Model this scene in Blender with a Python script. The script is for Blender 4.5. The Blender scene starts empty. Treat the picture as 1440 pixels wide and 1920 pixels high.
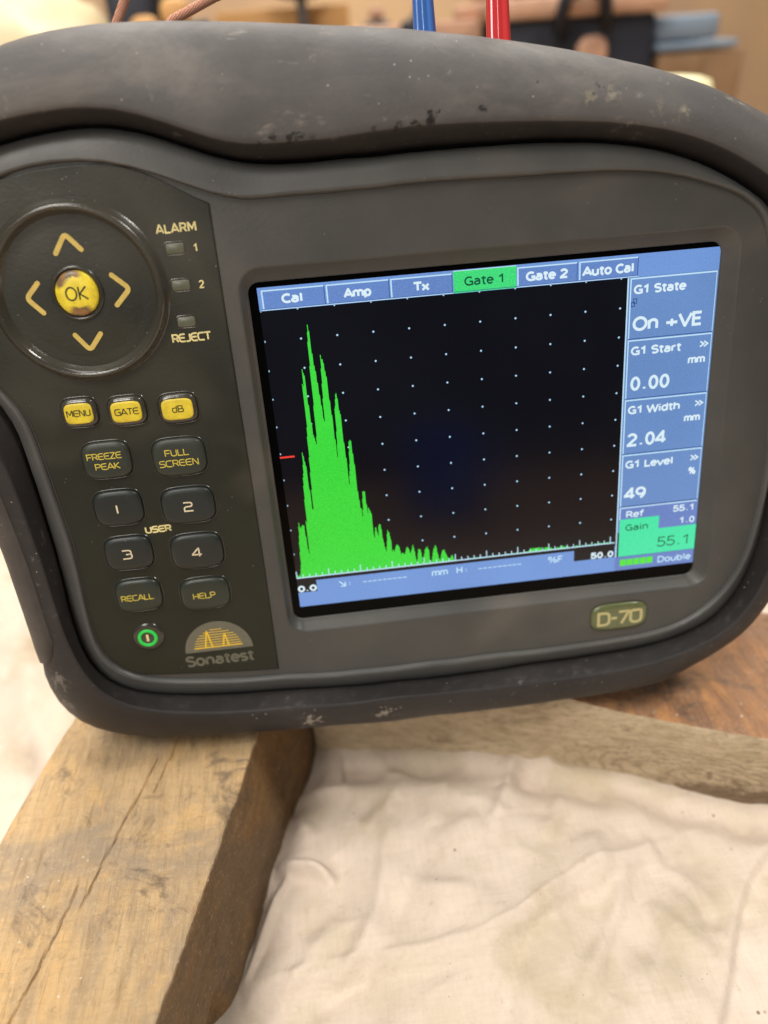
import bpy, bmesh, math, random
import numpy as np
from mathutils import Matrix, Vector
rnd = random.Random(7)
SC = bpy.context.scene
COL = SC.collection
MM = 0.001
# ------------------------------------------------------------------ camera
CAM_H = 0.2325
cam = bpy.data.cameras.new('camera')
cam.sensor_fit = 'VERTICAL'; cam.sensor_height = 36; cam.sensor_width = 27
cam.lens = 36*1420/1920
cam.clip_start = 0.01; cam.clip_end = 50
cam.dof.use_dof = True; cam.dof.focus_distance = 0.194; cam.dof.aperture_fstop = 6.8
cam_o = bpy.data.objects.new('camera', cam); COL.objects.link(cam_o)
cam_o.matrix_world = Matrix(((0.9925958, 0.1072167, -0.0570799, 0),
                             (-0.1052169, 0.5241775, -0.8450842, 0),
                             (-0.0606871, 0.8448329, 0.5315774, CAM_H), (0, 0, 0, 1)))
SC.camera = cam_o
# ------------------------------------------------------------------ world and lamps (an indoor workshop under warm ceiling lamps)
world = bpy.data.worlds.new('World'); SC.world = world; world.use_nodes = True
bg = world.node_tree.nodes['Background']
bg.inputs[0].default_value = (1.0, 0.95, 0.90, 1); bg.inputs[1].default_value = 0.10
def lamp(name, loc, target, size, power, col, size_y=None):
    l = bpy.data.lights.new(name, 'AREA'); l.size = size; l.energy = power; l.color = col
    if size_y: l.shape = 'RECTANGLE'; l.size_y = size_y
    o = bpy.data.objects.new(name, l); COL.objects.link(o); o.location = loc
    o.rotation_euler = (Vector(target)-Vector(loc)).to_track_quat('-Z', 'Y').to_euler()
    return o
WARM = (1.0, 0.952, 0.885)
lamp('ceiling_lamp_key', (-0.55, -0.50, 1.50), (0, 0.2, 0.05), 0.6, 19.5, WARM)
lamp('ceiling_lamp_overhead', (-0.25, 0.45, 1.75), (0, 0.2, 0.05), 0.8, 14, WARM)
lamp('ceiling_lamp_right', (0.95, -0.05, 1.55), (0, 0.2, 0.1), 0.28, 11, WARM)
lamp('ceiling_lamp_far', (-1.3, -3.4, 1.7), (0, 0.2, 0.1), 0.9, 42, WARM)
lamp('ceiling_lamp_workshop', (0.3, 2.6, 2.2), (0.3, 2.6, 0), 2.4, 150, WARM)
SC.view_settings.view_transform = 'Standard'; SC.view_settings.look = 'None'
SC.view_settings.exposure = 0; SC.view_settings.gamma = 1; SC.view_settings.use_curve_mapping = False
SC.cycles.max_bounces = 6; SC.cycles.use_denoising = True

# ------------------------------------------------------------------ helpers
def srgb(r, g, b):
    f = lambda c: (c/255/12.92 if c/255 <= 0.04045 else ((c/255+0.055)/1.055)**2.4)
    return (f(r), f(g), f(b), 1)
class NT:
    """a small node-tree writer"""
    def __init__(s, name):
        s.m = bpy.data.materials.new(name); s.m.use_nodes = True; s.t = s.m.node_tree
        s.b = s.t.nodes['Principled BSDF']; s.co = s.t.nodes.new('ShaderNodeTexCoord').outputs['Object']
    def n(s, k, **kw):
        x = s.t.nodes.new(k)
        for a, v in kw.items(): setattr(x, a, v)
        return x
    def link(s, a, b): s.t.links.new(a, b)
    def put(s, sock, v):
        if hasattr(v, 'is_output') or isinstance(v, bpy.types.NodeSocket): s.link(v, sock)
        else: sock.default_value = v
    def mapping(s, scale=(1, 1, 1), rot=(0, 0, 0), loc=(0, 0, 0), src=None):
        x = s.n('ShaderNodeMapping'); s.link(src or s.co, x.inputs[0])
        x.inputs['Scale'].default_value = scale; x.inputs['Rotation'].default_value = rot; x.inputs['Location'].default_value = loc
        return x.outputs[0]
    def noise(s, scale, detail=4, rough=0.55, dist=0, src=None):
        x = s.n('ShaderNodeTexNoise'); s.link(src or s.co, x.inputs['Vector'])
        x.inputs['Scale'].default_value = scale; x.inputs['Detail'].default_value = detail
        x.inputs['Roughness'].default_value = rough; x.inputs['Distortion'].default_value = dist
        return x.outputs['Fac']
    def voro(s, scale, src=None, out='Distance', rand=1):
        x = s.n('ShaderNodeTexVoronoi'); s.link(src or s.co, x.inputs['Vector'])
        x.inputs['Scale'].default_value = scale; x.inputs['Randomness'].default_value = rand
        return x.outputs[out]
    def ramp(s, v, a, b, lo=0.0, hi=1.0):
        x = s.n('ShaderNodeMapRange', interpolation_type='SMOOTHSTEP'); s.put(x.inputs[0], v)
        x.inputs[1].default_value = a; x.inputs[2].default_value = b; x.inputs[3].default_value = lo; x.inputs[4].default_value = hi
        return x.outputs[0]
    def math(s, op, a, b=0.0):
        x = s.n('ShaderNodeMath', operation=op); s.put(x.inputs[0], a); s.put(x.inputs[1], b); return x.outputs[0]
    def mix(s, f, a, b, blend='MIX'):
        x = s.n('ShaderNodeMix', data_type='RGBA', blend_type=blend); s.put(x.inputs[0], f); s.put(x.inputs[6], a); s.put(x.inputs[7], b)
        return x.outputs[2]
    def dist(s, p):
        x = s.n('ShaderNodeVectorMath', operation='DISTANCE'); s.link(s.co, x.inputs[0]); x.inputs[1].default_value = p
        return x.outputs['Value']
    def bump(s, h, strength=0.3, d=0.001):
        x = s.n('ShaderNodeBump'); s.put(x.inputs['Height'], h); x.inputs['Strength'].default_value = strength; x.inputs['Distance'].default_value = d
        s.link(x.outputs[0], s.b.inputs['Normal'])
    def done(s, col=None, rough=None, spec=None, emit=None, estr=1.0, coat=None):
        if col is not None: s.put(s.b.inputs['Base Color'], col)
        if rough is not None: s.put(s.b.inputs['Roughness'], rough)
        if spec is not None: s.put(s.b.inputs['Specular IOR Level'], spec)
        if emit is not None: s.put(s.b.inputs['Emission Color'], emit); s.b.inputs['Emission Strength'].default_value = estr
        if coat is not None: s.b.inputs['Coat Weight'].default_value = coat; s.b.inputs['Coat Roughness'].default_value = 0.12
        return s.m

def mesh_obj(name, verts, faces, mats, parent=None, smooth=True, midx=None, scale=MM, sharp=0):
    me = bpy.data.meshes.new(name)
    v = np.asarray(verts, float)*scale
    me.from_pydata(v.tolist(), [], [tuple(int(i) for i in f) for f in faces])
    for m in (mats if isinstance(mats, (list, tuple)) else [mats]): me.materials.append(m)
    if midx is not None: me.polygons.foreach_set('material_index', np.asarray(midx, np.int32))
    me.polygons.foreach_set('use_smooth', [bool(smooth)]*len(me.polygons))
    me.update()
    if smooth and sharp: me.set_sharp_from_angle(angle=math.radians(sharp))
    o = bpy.data.objects.new(name, me); COL.objects.link(o)
    if parent is not None: o.parent = parent
    return o
def empty(name, loc=(0, 0, 0), parent=None):
    o = bpy.data.objects.new(name, None); COL.objects.link(o); o.location = loc; o.empty_display_size = 0.02
    if parent: o.parent = parent
    return o
def tag(o, label=None, cat=None, group=None, kind=None):
    if label: o['label'] = label
    if cat: o['category'] = cat
    if group: o['group'] = group
    if kind: o['kind'] = kind
    return o
class MB:
    """collects loose shapes into one mesh"""
    def __init__(s): s.v = []; s.f = []; s.k = []
    def add(s, v, f, k=0):
        b = len(s.v); s.v += [tuple(p) for p in v]; s.f += [tuple(i+b for i in q) for q in f]; s.k += [k]*len(f); return s
    def quad(s, x0, y0, x1, y1, z, k=0): return s.add([(x0, y0, z), (x1, y0, z), (x1, y1, z), (x0, y1, z)], [(0, 1, 2, 3)], k)
    def loft(s, loops, cap0=False, cap1=False, closed=True, k=0):
        n = len(loops[0]); v = [tuple(p) for l in loops for p in l]; f = []
        for i in range(len(loops)-1):
            for j in range(n if closed else n-1):
                a = i*n+j; b = i*n+(j+1) % n; f.append((a, b, b+n, a+n))
        if cap0: f.append(tuple(range(n))[::-1])
        if cap1: f.append(tuple(range((len(loops)-1)*n, len(loops)*n)))
        return s.add(v, f, k)
    def tube(s, pts, rad, seg=12, k=0, cap=True):
        pts = [Vector(p) for p in pts]; loops = []; up = None
        for i, p in enumerate(pts):
            d = (pts[min(i+1, len(pts)-1)]-pts[max(i-1, 0)]).normalized()
            if up is None: up = d.orthogonal().normalized()
            up = (up-d*up.dot(d)).normalized(); sd = d.cross(up)
            r = rad[i] if isinstance(rad, (list, tuple)) else rad
            loops.append([p+(up*math.cos(a)+sd*math.sin(a))*r for a in [2*math.pi*j/seg for j in range(seg)]])
        return s.loft(loops, cap, cap, k=k)
    def rbox(s, x0, x1, y0, y1, z0, z1, r=2, k=0):
        """box with rounded vertical edges and softened top and bottom"""
        lp = lambda e, z: [(x, y, z) for x, y in rrect((x0+x1)/2, (y0+y1)/2, x1-x0-2*e, y1-y0-2*e, max(r-e, .2), 4)]
        h = min(r*.5, (z1-z0)*.3)
        return s.loft([lp(h, z0), lp(0, z0+h), lp(0, z1-h), lp(h*.3, z1-h*.3), lp(h, z1)], True, True, k=k)
    def build(s, name, mats, parent=None, smooth=True, scale=MM): return mesh_obj(name, s.v, s.f, mats, parent, smooth, s.k, scale)
def rrect(cx, cy, w, h, r, n=6):
    r = min(r, w/2-1e-4, h/2-1e-4); out = []
    for sx, sy, a0 in ((1, 1, 0), (-1, 1, 90), (-1, -1, 180), (1, -1, 270)):
        for i in range(n+1):
            a = math.radians(a0+90*i/n); out.append((cx+sx*(w/2-r)+r*math.cos(a), cy+sy*(h/2-r)+r*math.sin(a)))
    return out
def squircle(cx, cy, w, h, e=3.4, n=48):
    o = []
    for i in range(n):
        a = 2*math.pi*i/n; c, s = math.cos(a), math.sin(a)
        o.append((cx+w/2*math.copysign(abs(c)**(2/e), c), cy+h/2*math.copysign(abs(s)**(2/e), s)))
    return o
def vnoise(x, y, seed=0):
    """2-D value noise in numpy, range -1..1"""
    x = np.asarray(x, float); y = np.asarray(y, float)
    xi = np.floor(x).astype(np.int64); yi = np.floor(y).astype(np.int64); fx = x-xi; fy = y-yi
    fx = fx*fx*fx*(fx*(fx*6-15)+10); fy = fy*fy*fy*(fy*(fy*6-15)+10)
    def h(a, b):
        n = (a*374761393+b*668265263+seed*1442695041) & 0xffffffff
        n = ((n ^ (n >> 13))*1274126177) & 0xffffffff
        return ((n ^ (n >> 16)) & 0xffff)/32767.5-1
    return (h(xi, yi)*(1-fx)+h(xi+1, yi)*fx)*(1-fy)+(h(xi, yi+1)*(1-fx)+h(xi+1, yi+1)*fx)*fy
def fbm(x, y, o=4, seed=0):
    return sum(vnoise(x*2**i, y*2**i, seed+i)*.5**i for i in range(o))
def polydist(X, Y, P):
    """distance to a polyline, side (+ left) and how far along it (0..1)"""
    best = np.full(X.shape, 1e9); side = np.zeros(X.shape); tt = np.zeros(X.shape)
    P = np.asarray(P, float); m = len(P)-1
    for i in range(m):
        a, b = P[i], P[i+1]; d = b-a; L2 = (d*d).sum()
        t = np.clip(((X-a[0])*d[0]+(Y-a[1])*d[1])/L2, 0, 1)
        dx = X-a[0]-t*d[0]; dy = Y-a[1]-t*d[1]; q = np.hypot(dx, dy); u = q < best
        best = np.where(u, q, best); side = np.where(u, np.sign(d[0]*dy-d[1]*dx), side); tt = np.where(u, (i+t)/m, tt)
    return best, side, tt
def sstep(a, b, x): t = np.clip((x-a)/(b-a), 0, 1); return t*t*(3-2*t)

# ------------------------------------------------------------------ lettering drawn with strokes
def arc(cx, cy, rx, ry, a0, a1, n=10):
    return [(cx+rx*math.cos(math.radians(a0+(a1-a0)*i/n)), cy+ry*math.sin(math.radians(a0+(a1-a0)*i/n))) for i in range(n+1)]
XH = .74
def oo(cx, w, h): return arc(cx, h/2, w/2, h/2, 90, 450, 22)
G = {   # screen lettering: a plain upright sans
 ' ': (.34, []), '.': (.42, [[(.21, 0), (.21, .15)]]), ':': (.3, [[(.15, .05), (.15, .2)], [(.15, .55), (.15, .7)]]), '+': (.78, [[(.08, .36), (.7, .36)], [(.39, .06), (.39, .66)]]),
 '0': (.66, [oo(.33, .43, 1)]), '1': (.6, [[(.1, .74), (.36, .96), (.36, 0)]]),
 '2': (.66, [arc(.31, .72, .23, .28, 165, -25)+[(.08, .05), (.08, 0), (.58, 0)]]),
 '4': (.68, [[(.46, 0), (.46, 1), (.44, 1), (.06, .3), (.06, .26), (.64, .26)]]),
 '5': (.64, [[(.54, 1), (.14, 1), (.12, .56)]+arc(.29, .32, .27, .3, 115, -155)]),
 '9': (.66, [arc(.33, .68, .25, .32, 0, 360, 20), [(.58, .72)]+arc(.26, .62, .32, .6, 0, -80, 8)]),
 '%': (1.0, [oo(.22, .26, .46) and [(x, y+.54) for x, y in oo(.22, .28, .46)], [(x, y) for x, y in oo(.78, .28, .46)], [(.74, 1), (.26, 0)]]),
 'A': (.74, [[(.02, 0), (.36, 1), (.38, 1), (.72, 0)], [(.16, .32), (.58, .32)]]), 'C': (.68, [arc(.4, .5, .33, .5, 48, 312, 16)]),
 'D': (.76, [[(.1, 0), (.1, 1), (.34, 1)]+arc(.34, .5, .34, .5, 90, -90, 12)[1:]+[(.1, 0)]]), 'E': (.62, [[(.54, 1), (.1, 1), (.1, 0), (.54, 0)], [(.1, .52), (.5, .52)]]),
 'F': (.58, [[(.52, 1), (.1, 1), (.1, 0)], [(.1, .5), (.46, .5)]]), 'G': (.76, [arc(.4, .5, .33, .5, 48, 290, 16)+[(.66, .06), (.66, .44), (.42, .44)]]),
 'H': (.74, [[(.1, 0), (.1, 1)], [(.64, 0), (.64, 1)], [(.1, .5), (.64, .5)]]), 'L': (.56, [[(.1, 1), (.1, 0), (.54, 0)]]), 'K': (.68, [[(.1, 0), (.1, 1)], [(.6, 1), (.14, .46), (.64, 0)]]),
 'O': (.82, [oo(.41, .68, 1)]), 'R': (.7, [[(.1, 0), (.1, 1), (.34, 1)]+arc(.34, .74, .24, .26, 90, -90, 8)[1:]+[(.1, .48)], [(.36, .48), (.66, 0)]]),
 'S': (.64, [[(.54, .88)]+arc(.32, .75, .24, .25, 40, 215, 10)+arc(.32, .25, .25, .26, 60, -145, 12)]),
 'T': (.66, [[(.02, 1), (.64, 1)], [(.33, 1), (.33, 0)]]), 'V': (.72, [[(.02, 1), (.35, 0), (.37, 0), (.7, 1)]]),
 'W': (1.02, [[(.02, 1), (.26, 0), (.28, 0), (.5, .94), (.52, .94), (.74, 0), (.76, 0), (1.0, 1)]]),
 'a': (.6, [[(.1, .68)]+arc(.28, .48, .2, .24, 110, 0, 7)+[(.48, 0)], [(.48, .42), (.26, .42)]+arc(.26, .21, .18, .2, 90, 270, 8)+[(.38, .03), (.48, .14)]]),
 'b': (.64, [[(.1, 0), (.1, 1.04)], arc(.34, XH/2, .22, XH/2, 170, -170, 16)]), 'd': (.64, [[(.54, 0), (.54, 1.04)], arc(.3, XH/2, .22, XH/2, 10, 350, 16)]),
 'e': (.6, [[(.08, .39), (.52, .39)]+arc(.3, XH/2, .23, XH/2, 10, 318, 16)]), 'f': (.4, [[(.42, 1.03), (.3, 1.03), (.2, .9), (.2, 0)], [(.02, XH), (.4, XH)]]),
 'h': (.64, [[(.1, 0), (.1, 1.04)], [(.1, .5)]+arc(.32, .48, .21, .26, 140, 0, 8)+[(.53, 0)]]), 'i': (.28, [[(.14, 0), (.14, XH)], [(.14, .9), (.14, 1.03)]]),
 'l': (.28, [[(.14, 0), (.14, 1.04)]]), 'm': (.98, [[(.1, 0), (.1, XH)], [(.1, .5)]+arc(.3, .52, .19, .22, 140, 0, 8)+[(.49, 0)], [(.49, .5)]+arc(.69, .52, .19, .22, 140, 0, 8)+[(.88, 0)]]),
 'n': (.64, [[(.1, 0), (.1, XH)], [(.1, .5)]+arc(.32, .48, .21, .26, 140, 0, 8)+[(.53, 0)]]), 'o': (.62, [oo(.31, .46, XH)]),
 'p': (.64, [[(.1, -.26), (.1, XH)], arc(.34, XH/2, .22, XH/2, 170, -170, 16)]), 'r': (.44, [[(.1, 0), (.1, XH)], [(.1, .45)]+arc(.32, .44, .22, .28, 150, 78, 5)]),
 's': (.52, [[(.44, .66)]+arc(.26, .56, .19, .18, 45, 220, 8)+arc(.26, .18, .2, .19, 60, -145, 10)]), 't': (.44, [[(.2, .98), (.2, .16)]+arc(.34, .16, .14, .16, 180, 280, 5), [(.04, XH), (.4, XH)]]),
 'u': (.64, [[(.1, XH), (.1, .26)]+arc(.31, .26, .21, .26, 180, 320, 8)+[(.53, .2)], [(.53, XH), (.53, 0)]]), 'v': (.6, [[(.03, XH), (.29, 0), (.31, 0), (.57, XH)]]),
 'x': (.58, [[(.04, 0), (.54, XH)], [(.04, XH), (.54, 0)]]), '-': (.5, [[(.06, .4), (.44, .4)]]), '~': (.78, [[(.1, .9), (.38, .5), (.1, .1)], [(.4, .9), (.68, .5), (.4, .1)]]),
}
def rc(*P):
    """polyline whose inner corners are rounded"""
    P = [p if len(p) == 3 else (p[0], p[1], .2) for p in P]; out = [P[0][:2]]
    for a, b, c in zip(P, P[1:], P[2:]):
        r = b[2]
        if r <= 0: out.append(b[:2]); continue
        va = Vector(a[:2])-Vector(b[:2]); vc = Vector(c[:2])-Vector(b[:2]); r = min(r, va.length*.48, vc.length*.48)
        p = Vector(b[:2])+va.normalized()*r; q = Vector(b[:2])+vc.normalized()*r
        for i in range(6):
            t = i/5; out.append(tuple((1-t)**2*p+2*t*(1-t)*Vector(b[:2])+t*t*q))
    return out+[P[-1][:2]]
K = {   # key legends: square, round-cornered capitals with an open E
 ' ': (.34, []), 'A': (.84, [[(.02, 0), (.4, 1), (.44, 1), (.82, 0)], [(.16, .28), (.68, .28)]]), 'B': (.8, [rc((.1, .5), (.62, .5), (.66, 1, .24), (.1, 1, 0), (.1, 0, 0), (.74, 0, .24), (.74, .5, .2), (.5, .5))]),
 'C': (.82, [rc((.78, 1), (.08, 1, .3), (.08, 0, .3), (.78, 0))]), 'D': (.86, [rc((.1, 0), (.1, 1, 0), (.78, 1, .34), (.78, 0, .34), (.1, 0))]),
 'd': (.72, [[(.62, 0), (.62, 1.05)], rc((.62, .7), (.1, .7, .2), (.1, 0, .2), (.62, 0))]), 'E': (.8, [rc((.76, 1), (.08, 1, .34), (.08, 0, .34), (.76, 0)), [(.08, .52), (.7, .52)]]),
 'F': (.74, [[(.72, 1), (.1, 1), (.1, 0)], [(.1, .5), (.64, .5)]]), 'G': (.86, [rc((.78, 1), (.08, 1, .3), (.08, 0, .3), (.78, 0, 0), (.78, .5, 0), (.48, .5))]), 'H': (.84, [[(.1, 0), (.1, 1)], [(.74, 0), (.74, 1)], [(.1, .5), (.74, .5)]]),
 'J': (.62, [rc((.52, 1), (.52, 0, .26), (.04, 0))]), 'K': (.78, [[(.1, 0), (.1, 1)], [(.7, 1), (.16, .5), (.74, 0)]]), 'L': (.7, [[(.1, 1), (.1, 0), (.68, 0)]]),
 'M': (1.0, [[(.1, 0), (.1, 1), (.16, 1), (.5, .3), (.84, 1), (.9, 1), (.9, 0)]]), 'N': (.86, [[(.1, 0), (.1, 1), (.15, 1), (.71, 0), (.76, 0), (.76, 1)]]), 'O': (.88, [oo(.44, .72, 1)]),
 'P': (.76, [rc((.1, 0), (.1, 1, 0), (.7, 1, .26), (.7, .44, .26), (.1, .44))]), 'R': (.8, [rc((.1, 0), (.1, 1, 0), (.7, 1, .24), (.7, .46, .24), (.1, .46)), [(.44, .46), (.74, 0)]]),
 'S': (.78, [rc((.72, 1), (.08, 1, .26), (.08, .52, .26), (.7, .52, .26), (.7, 0, .26), (.04, 0))]), 'T': (.76, [[(.02, 1), (.74, 1)], [(.38, 1), (.38, 0)]]), 'U': (.84, [rc((.1, 1), (.1, 0, .32), (.74, 0, .32), (.74, 1))]),
 'Z': (.76, [[(.06, 1), (.68, 1), (.68, .97), (.06, .03), (.06, 0), (.7, 0)]]), '1': (.34, [[(.17, 0), (.17, 1)]]), '2': (.76, [rc((.06, 1), (.68, 1, .26), (.68, .52, .26), (.08, .52, .26), (.08, 0, 0), (.72, 0))]),
 '3': (.76, [rc((.06, 1), (.68, 1, .24), (.68, .52, .2), (.3, .52)), rc((.5, .52), (.7, .52, .2), (.7, 0, .24), (.04, 0))]), '4': (.8, [[(.58, 0), (.58, 1), (.54, 1), (.06, .3), (.06, .24), (.76, .24)]]),
 '7': (.72, [[(.04, 1), (.66, 1), (.66, .96), (.22, 0)]]), '0': (.84, [rc((.42, 1), (.08, 1, .34), (.08, 0, .34), (.76, 0, .34), (.76, 1, .34), (.42, 1))]), '-': (.5, [[(.06, .5), (.42, .5)]]),
}
def stroke(mb, pts, w, z, k=0):
    P = [Vector((p[0], p[1])) for p in pts]
    Q = [P[0]]
    for p in P[1:]:
        if (p-Q[-1]).length > 1e-4: Q.append(p)
    P = Q; n = len(P)
    if n < 2: return
    closed = (P[0]-P[-1]).length < 1e-3*max(1, w)
    L = []
    for i in range(n):
        d0 = (P[i]-P[i-1]).normalized() if i > 0 else ((P[0]-P[-2]).normalized() if closed else None)
        d1 = (P[i+1]-P[i]).normalized() if i < n-1 else ((P[1]-P[0]).normalized() if closed else None)
        if d0 is None: d0 = d1
        if d1 is None: d1 = d0
        n0 = Vector((-d0.y, d0.x)); n1 = Vector((-d1.y, d1.x)); m = n0+n1
        if m.length < .3: m = n1
        else: m = m.normalized(); m = m*min(1/max(m.dot(n1), .3), 1.9)
        L.append(m*(w/2))
    v = []
    for p, o in zip(P, L): v += [(p.x+o.x, p.y+o.y, z), (p.x-o.x, p.y-o.y, z)]
    mb.add(v, [(2*i+1, 2*i+3, 2*i+2, 2*i) for i in range(n-1)], k)
def write(mb, text, x0, y, cap, w, z, x1=None, font=G, k=0, align='L', track=0.0, sy=1):
    """lettering from x0 (fitted to x1 when given), baseline y, cap height cap, stroke width w (same units)"""
    adv = sum(font[c][0]+track for c in text)-track
    sx = cap
    if x1 is not None: sx = (x1-x0)/adv
    elif align == 'C': x0 = x0-adv*sx/2
    elif align == 'R': x0 = x0-adv*sx
    x = x0; h = cap-w
    for c in text:
        a, paths = font[c]
        for p in paths: stroke(mb, [(x+q[0]*sx, y+sy*(w/2+q[1]*h)) for q in p], w, z, k)
        x += (a+track)*sx
R_FACE = np.array([95.5,95.3,95.2,95.3,95.4,95.7,96.1,96.7,97.6,98.6,99.9,101.4,103.1,104.9,106.8,108.6,109.9,110.4,110.0,108.7,106.7,104.1,101.5,98.9,96.4,94.2,92.1,90.0,88.0,86.2,84.6,83.3,82.2,81.2,80.2,79.3,78.4,77.6,77.0,76.5,76.0,75.7,75.3,75.0,74.8,74.7,74.7,75.0,75.3,75.6,76.0,76.4,77.0,77.7,78.6,79.7,80.9,82.1,83.4,84.8,86.4,88.1,90.0,92.1,94.3,96.7,99.3,101.8,104.1,106.0,107.4,108.4,109.0,109.3,109.3,109.0,108.4,107.6,106.6,105.7,104.8,104.0,103.2,102.4,101.7,101.0,100.3,99.8,99.3,98.9,98.6,98.3,98.1,98.0,98.1,98.2,98.5,98.7,99.0,99.4,99.7,100.1,100.3,100.2,99.2,97.5,95.3,92.8,90.4,88.1,85.7,83.4,81.0,78.7,76.5,74.4,72.4,70.6,69.0,67.5,66.1,64.9,63.8,62.8,62.0,61.2,60.5,59.9,59.4,58.9,58.6,58.3,58.0,57.8,57.7,57.6,57.5,57.5,57.6,57.9,58.2,58.6,59.0,59.5,60.2,60.9,61.8,62.7,63.7,64.8,66.1,67.7,70.1,73.3,77.7,83.0,88.4,93.4,97.7,101.6,105.2,108.5,111.4,113.8,115.6,116.9,117.5,117.6,117.3,116.5,115.4,113.9,111.8,108.9,105.3,101.7,98.9,97.2,96.3,95.8])
R_JUNCTION = np.array([99.9,99.8,99.7,99.9,100.2,100.7,101.3,102.0,103.0,104.2,105.5,107.1,108.8,110.6,112.4,114.1,115.4,116.1,116.2,115.4,113.9,111.8,109.3,106.7,104.2,101.8,99.4,97.3,95.2,93.3,91.6,90.1,88.8,87.7,86.7,85.8,85.0,84.3,83.6,83.0,82.4,82.0,81.7,81.6,81.6,81.7,81.7,81.9,82.1,82.4,82.8,83.4,84.0,84.6,85.3,86.1,87.1,88.4,89.8,91.4,93.0,94.8,96.7,98.9,101.3,103.6,106.0,108.4,110.6,112.6,114.0,114.9,115.2,115.1,114.6,113.8,112.9,111.9,110.8,109.6,108.4,107.0,105.6,103.9,102.3,100.8,99.8,99.1,98.8,98.6,98.4,98.4,98.6,98.9,99.2,99.7,100.2,100.8,101.6,102.4,103.3,103.9,104.1,103.5,102.2,100.4,98.6,96.8,95.0,93.2,91.3,89.4,87.5,85.6,83.7,81.9,80.2,78.5,76.9,75.4,74.1,72.8,71.6,70.5,69.5,68.6,67.8,67.1,66.5,65.9,65.5,65.1,64.8,64.6,64.4,64.3,64.2,64.3,64.5,64.8,65.2,65.6,66.1,66.6,67.3,68.2,69.2,70.4,71.9,73.7,76.1,79.2,83.1,87.7,92.4,96.6,100.3,103.6,106.7,109.9,113.0,116.1,119.0,121.2,122.8,123.7,124.1,123.9,123.3,122.3,120.8,118.9,116.5,113.5,109.9,106.4,103.6,101.8,100.7,100.2])
R_CREST = np.array([102.3,101.9,101.7,101.8,102.0,102.3,102.8,103.3,104.1,105.1,106.3,107.6,109.0,110.4,111.8,113.1,114.2,114.9,115.1,114.6,113.4,111.6,109.5,107.2,104.9,102.6,100.5,98.4,96.4,94.5,92.6,91.0,89.5,88.4,87.4,86.6,85.7,84.9,84.1,83.3,82.6,82.1,81.8,81.7,81.7,81.8,82.0,82.1,82.4,82.9,83.5,84.1,84.8,85.5,86.4,87.4,88.6,90.0,91.5,93.1,94.8,96.6,98.6,100.7,102.8,104.9,106.9,108.8,110.7,112.4,113.9,114.9,115.3,115.3,115.0,114.3,113.4,112.1,110.7,109.3,108.0,107.0,106.1,105.4,104.8,104.3,103.9,103.6,103.5,103.4,103.3,103.3,103.5,103.7,104.0,104.3,104.7,105.1,105.5,106.0,106.4,106.6,106.6,106.3,105.4,104.0,102.4,100.8,99.1,97.4,95.6,93.8,92.0,90.2,88.3,86.5,84.8,83.2,81.6,80.1,78.8,77.5,76.4,75.3,74.4,73.5,72.8,72.1,71.6,71.1,70.6,70.3,70.0,69.8,69.6,69.5,69.4,69.4,69.4,69.5,69.7,70.0,70.5,71.2,71.9,72.8,73.8,75.0,76.5,78.6,81.4,85.1,89.4,94.0,98.2,101.9,105.2,108.3,111.5,114.6,117.7,120.9,123.8,126.3,127.9,128.6,128.4,127.7,126.6,125.0,123.1,120.9,118.5,115.9,113.4,110.9,108.6,106.5,104.6,103.2])
R_SILHOUETTE = np.array([116.0,115.2,114.5,114.1,114.1,114.3,114.7,115.4,116.4,117.5,118.8,120.4,122.2,124.4,127.0,129.7,132.2,134.2,135.4,135.8,135.1,133.6,131.6,129.1,126.4,123.6,120.8,118.1,115.6,113.4,111.3,109.5,107.8,106.3,104.9,103.6,102.4,101.6,101.0,100.6,100.2,99.9,99.5,99.0,98.7,98.5,98.6,99.0,99.4,99.9,100.4,101.1,102.0,103.0,104.0,105.2,106.4,107.8,109.5,111.4,113.5,115.6,117.8,120.0,121.9,123.3,124.2,124.9,125.8,126.6,127.4,127.8,127.8,127.4,126.8,126.0,125.1,124.2,123.2,122.2,121.1,120.1,119.2,118.5,118.1,117.7,117.4,117.3,117.3,117.3,117.5,117.7,118.1,118.6,119.1,119.8,120.5,121.2,122.0,122.8,123.6,124.2,124.7,124.7,123.8,122.0,119.8,117.6,115.6,113.7,111.9,110.2,108.4,106.6,105.0,103.4,101.9,100.4,99.1,97.9,96.8,95.8,94.9,94.1,93.4,92.8,92.3,91.9,91.6,91.4,91.2,91.2,91.3,91.5,91.7,92.0,92.4,92.9,93.5,94.2,95.1,96.1,97.2,98.5,99.9,101.4,103.1,105.0,107.0,109.2,111.5,113.9,116.4,118.9,121.5,124.0,126.4,128.5,130.3,132.1,133.7,135.0,135.7,135.8,135.3,134.5,133.7,132.8,131.7,130.7,129.6,128.4,127.1,125.7,124.2,122.6,121.1,119.7,118.4,117.1])
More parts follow.
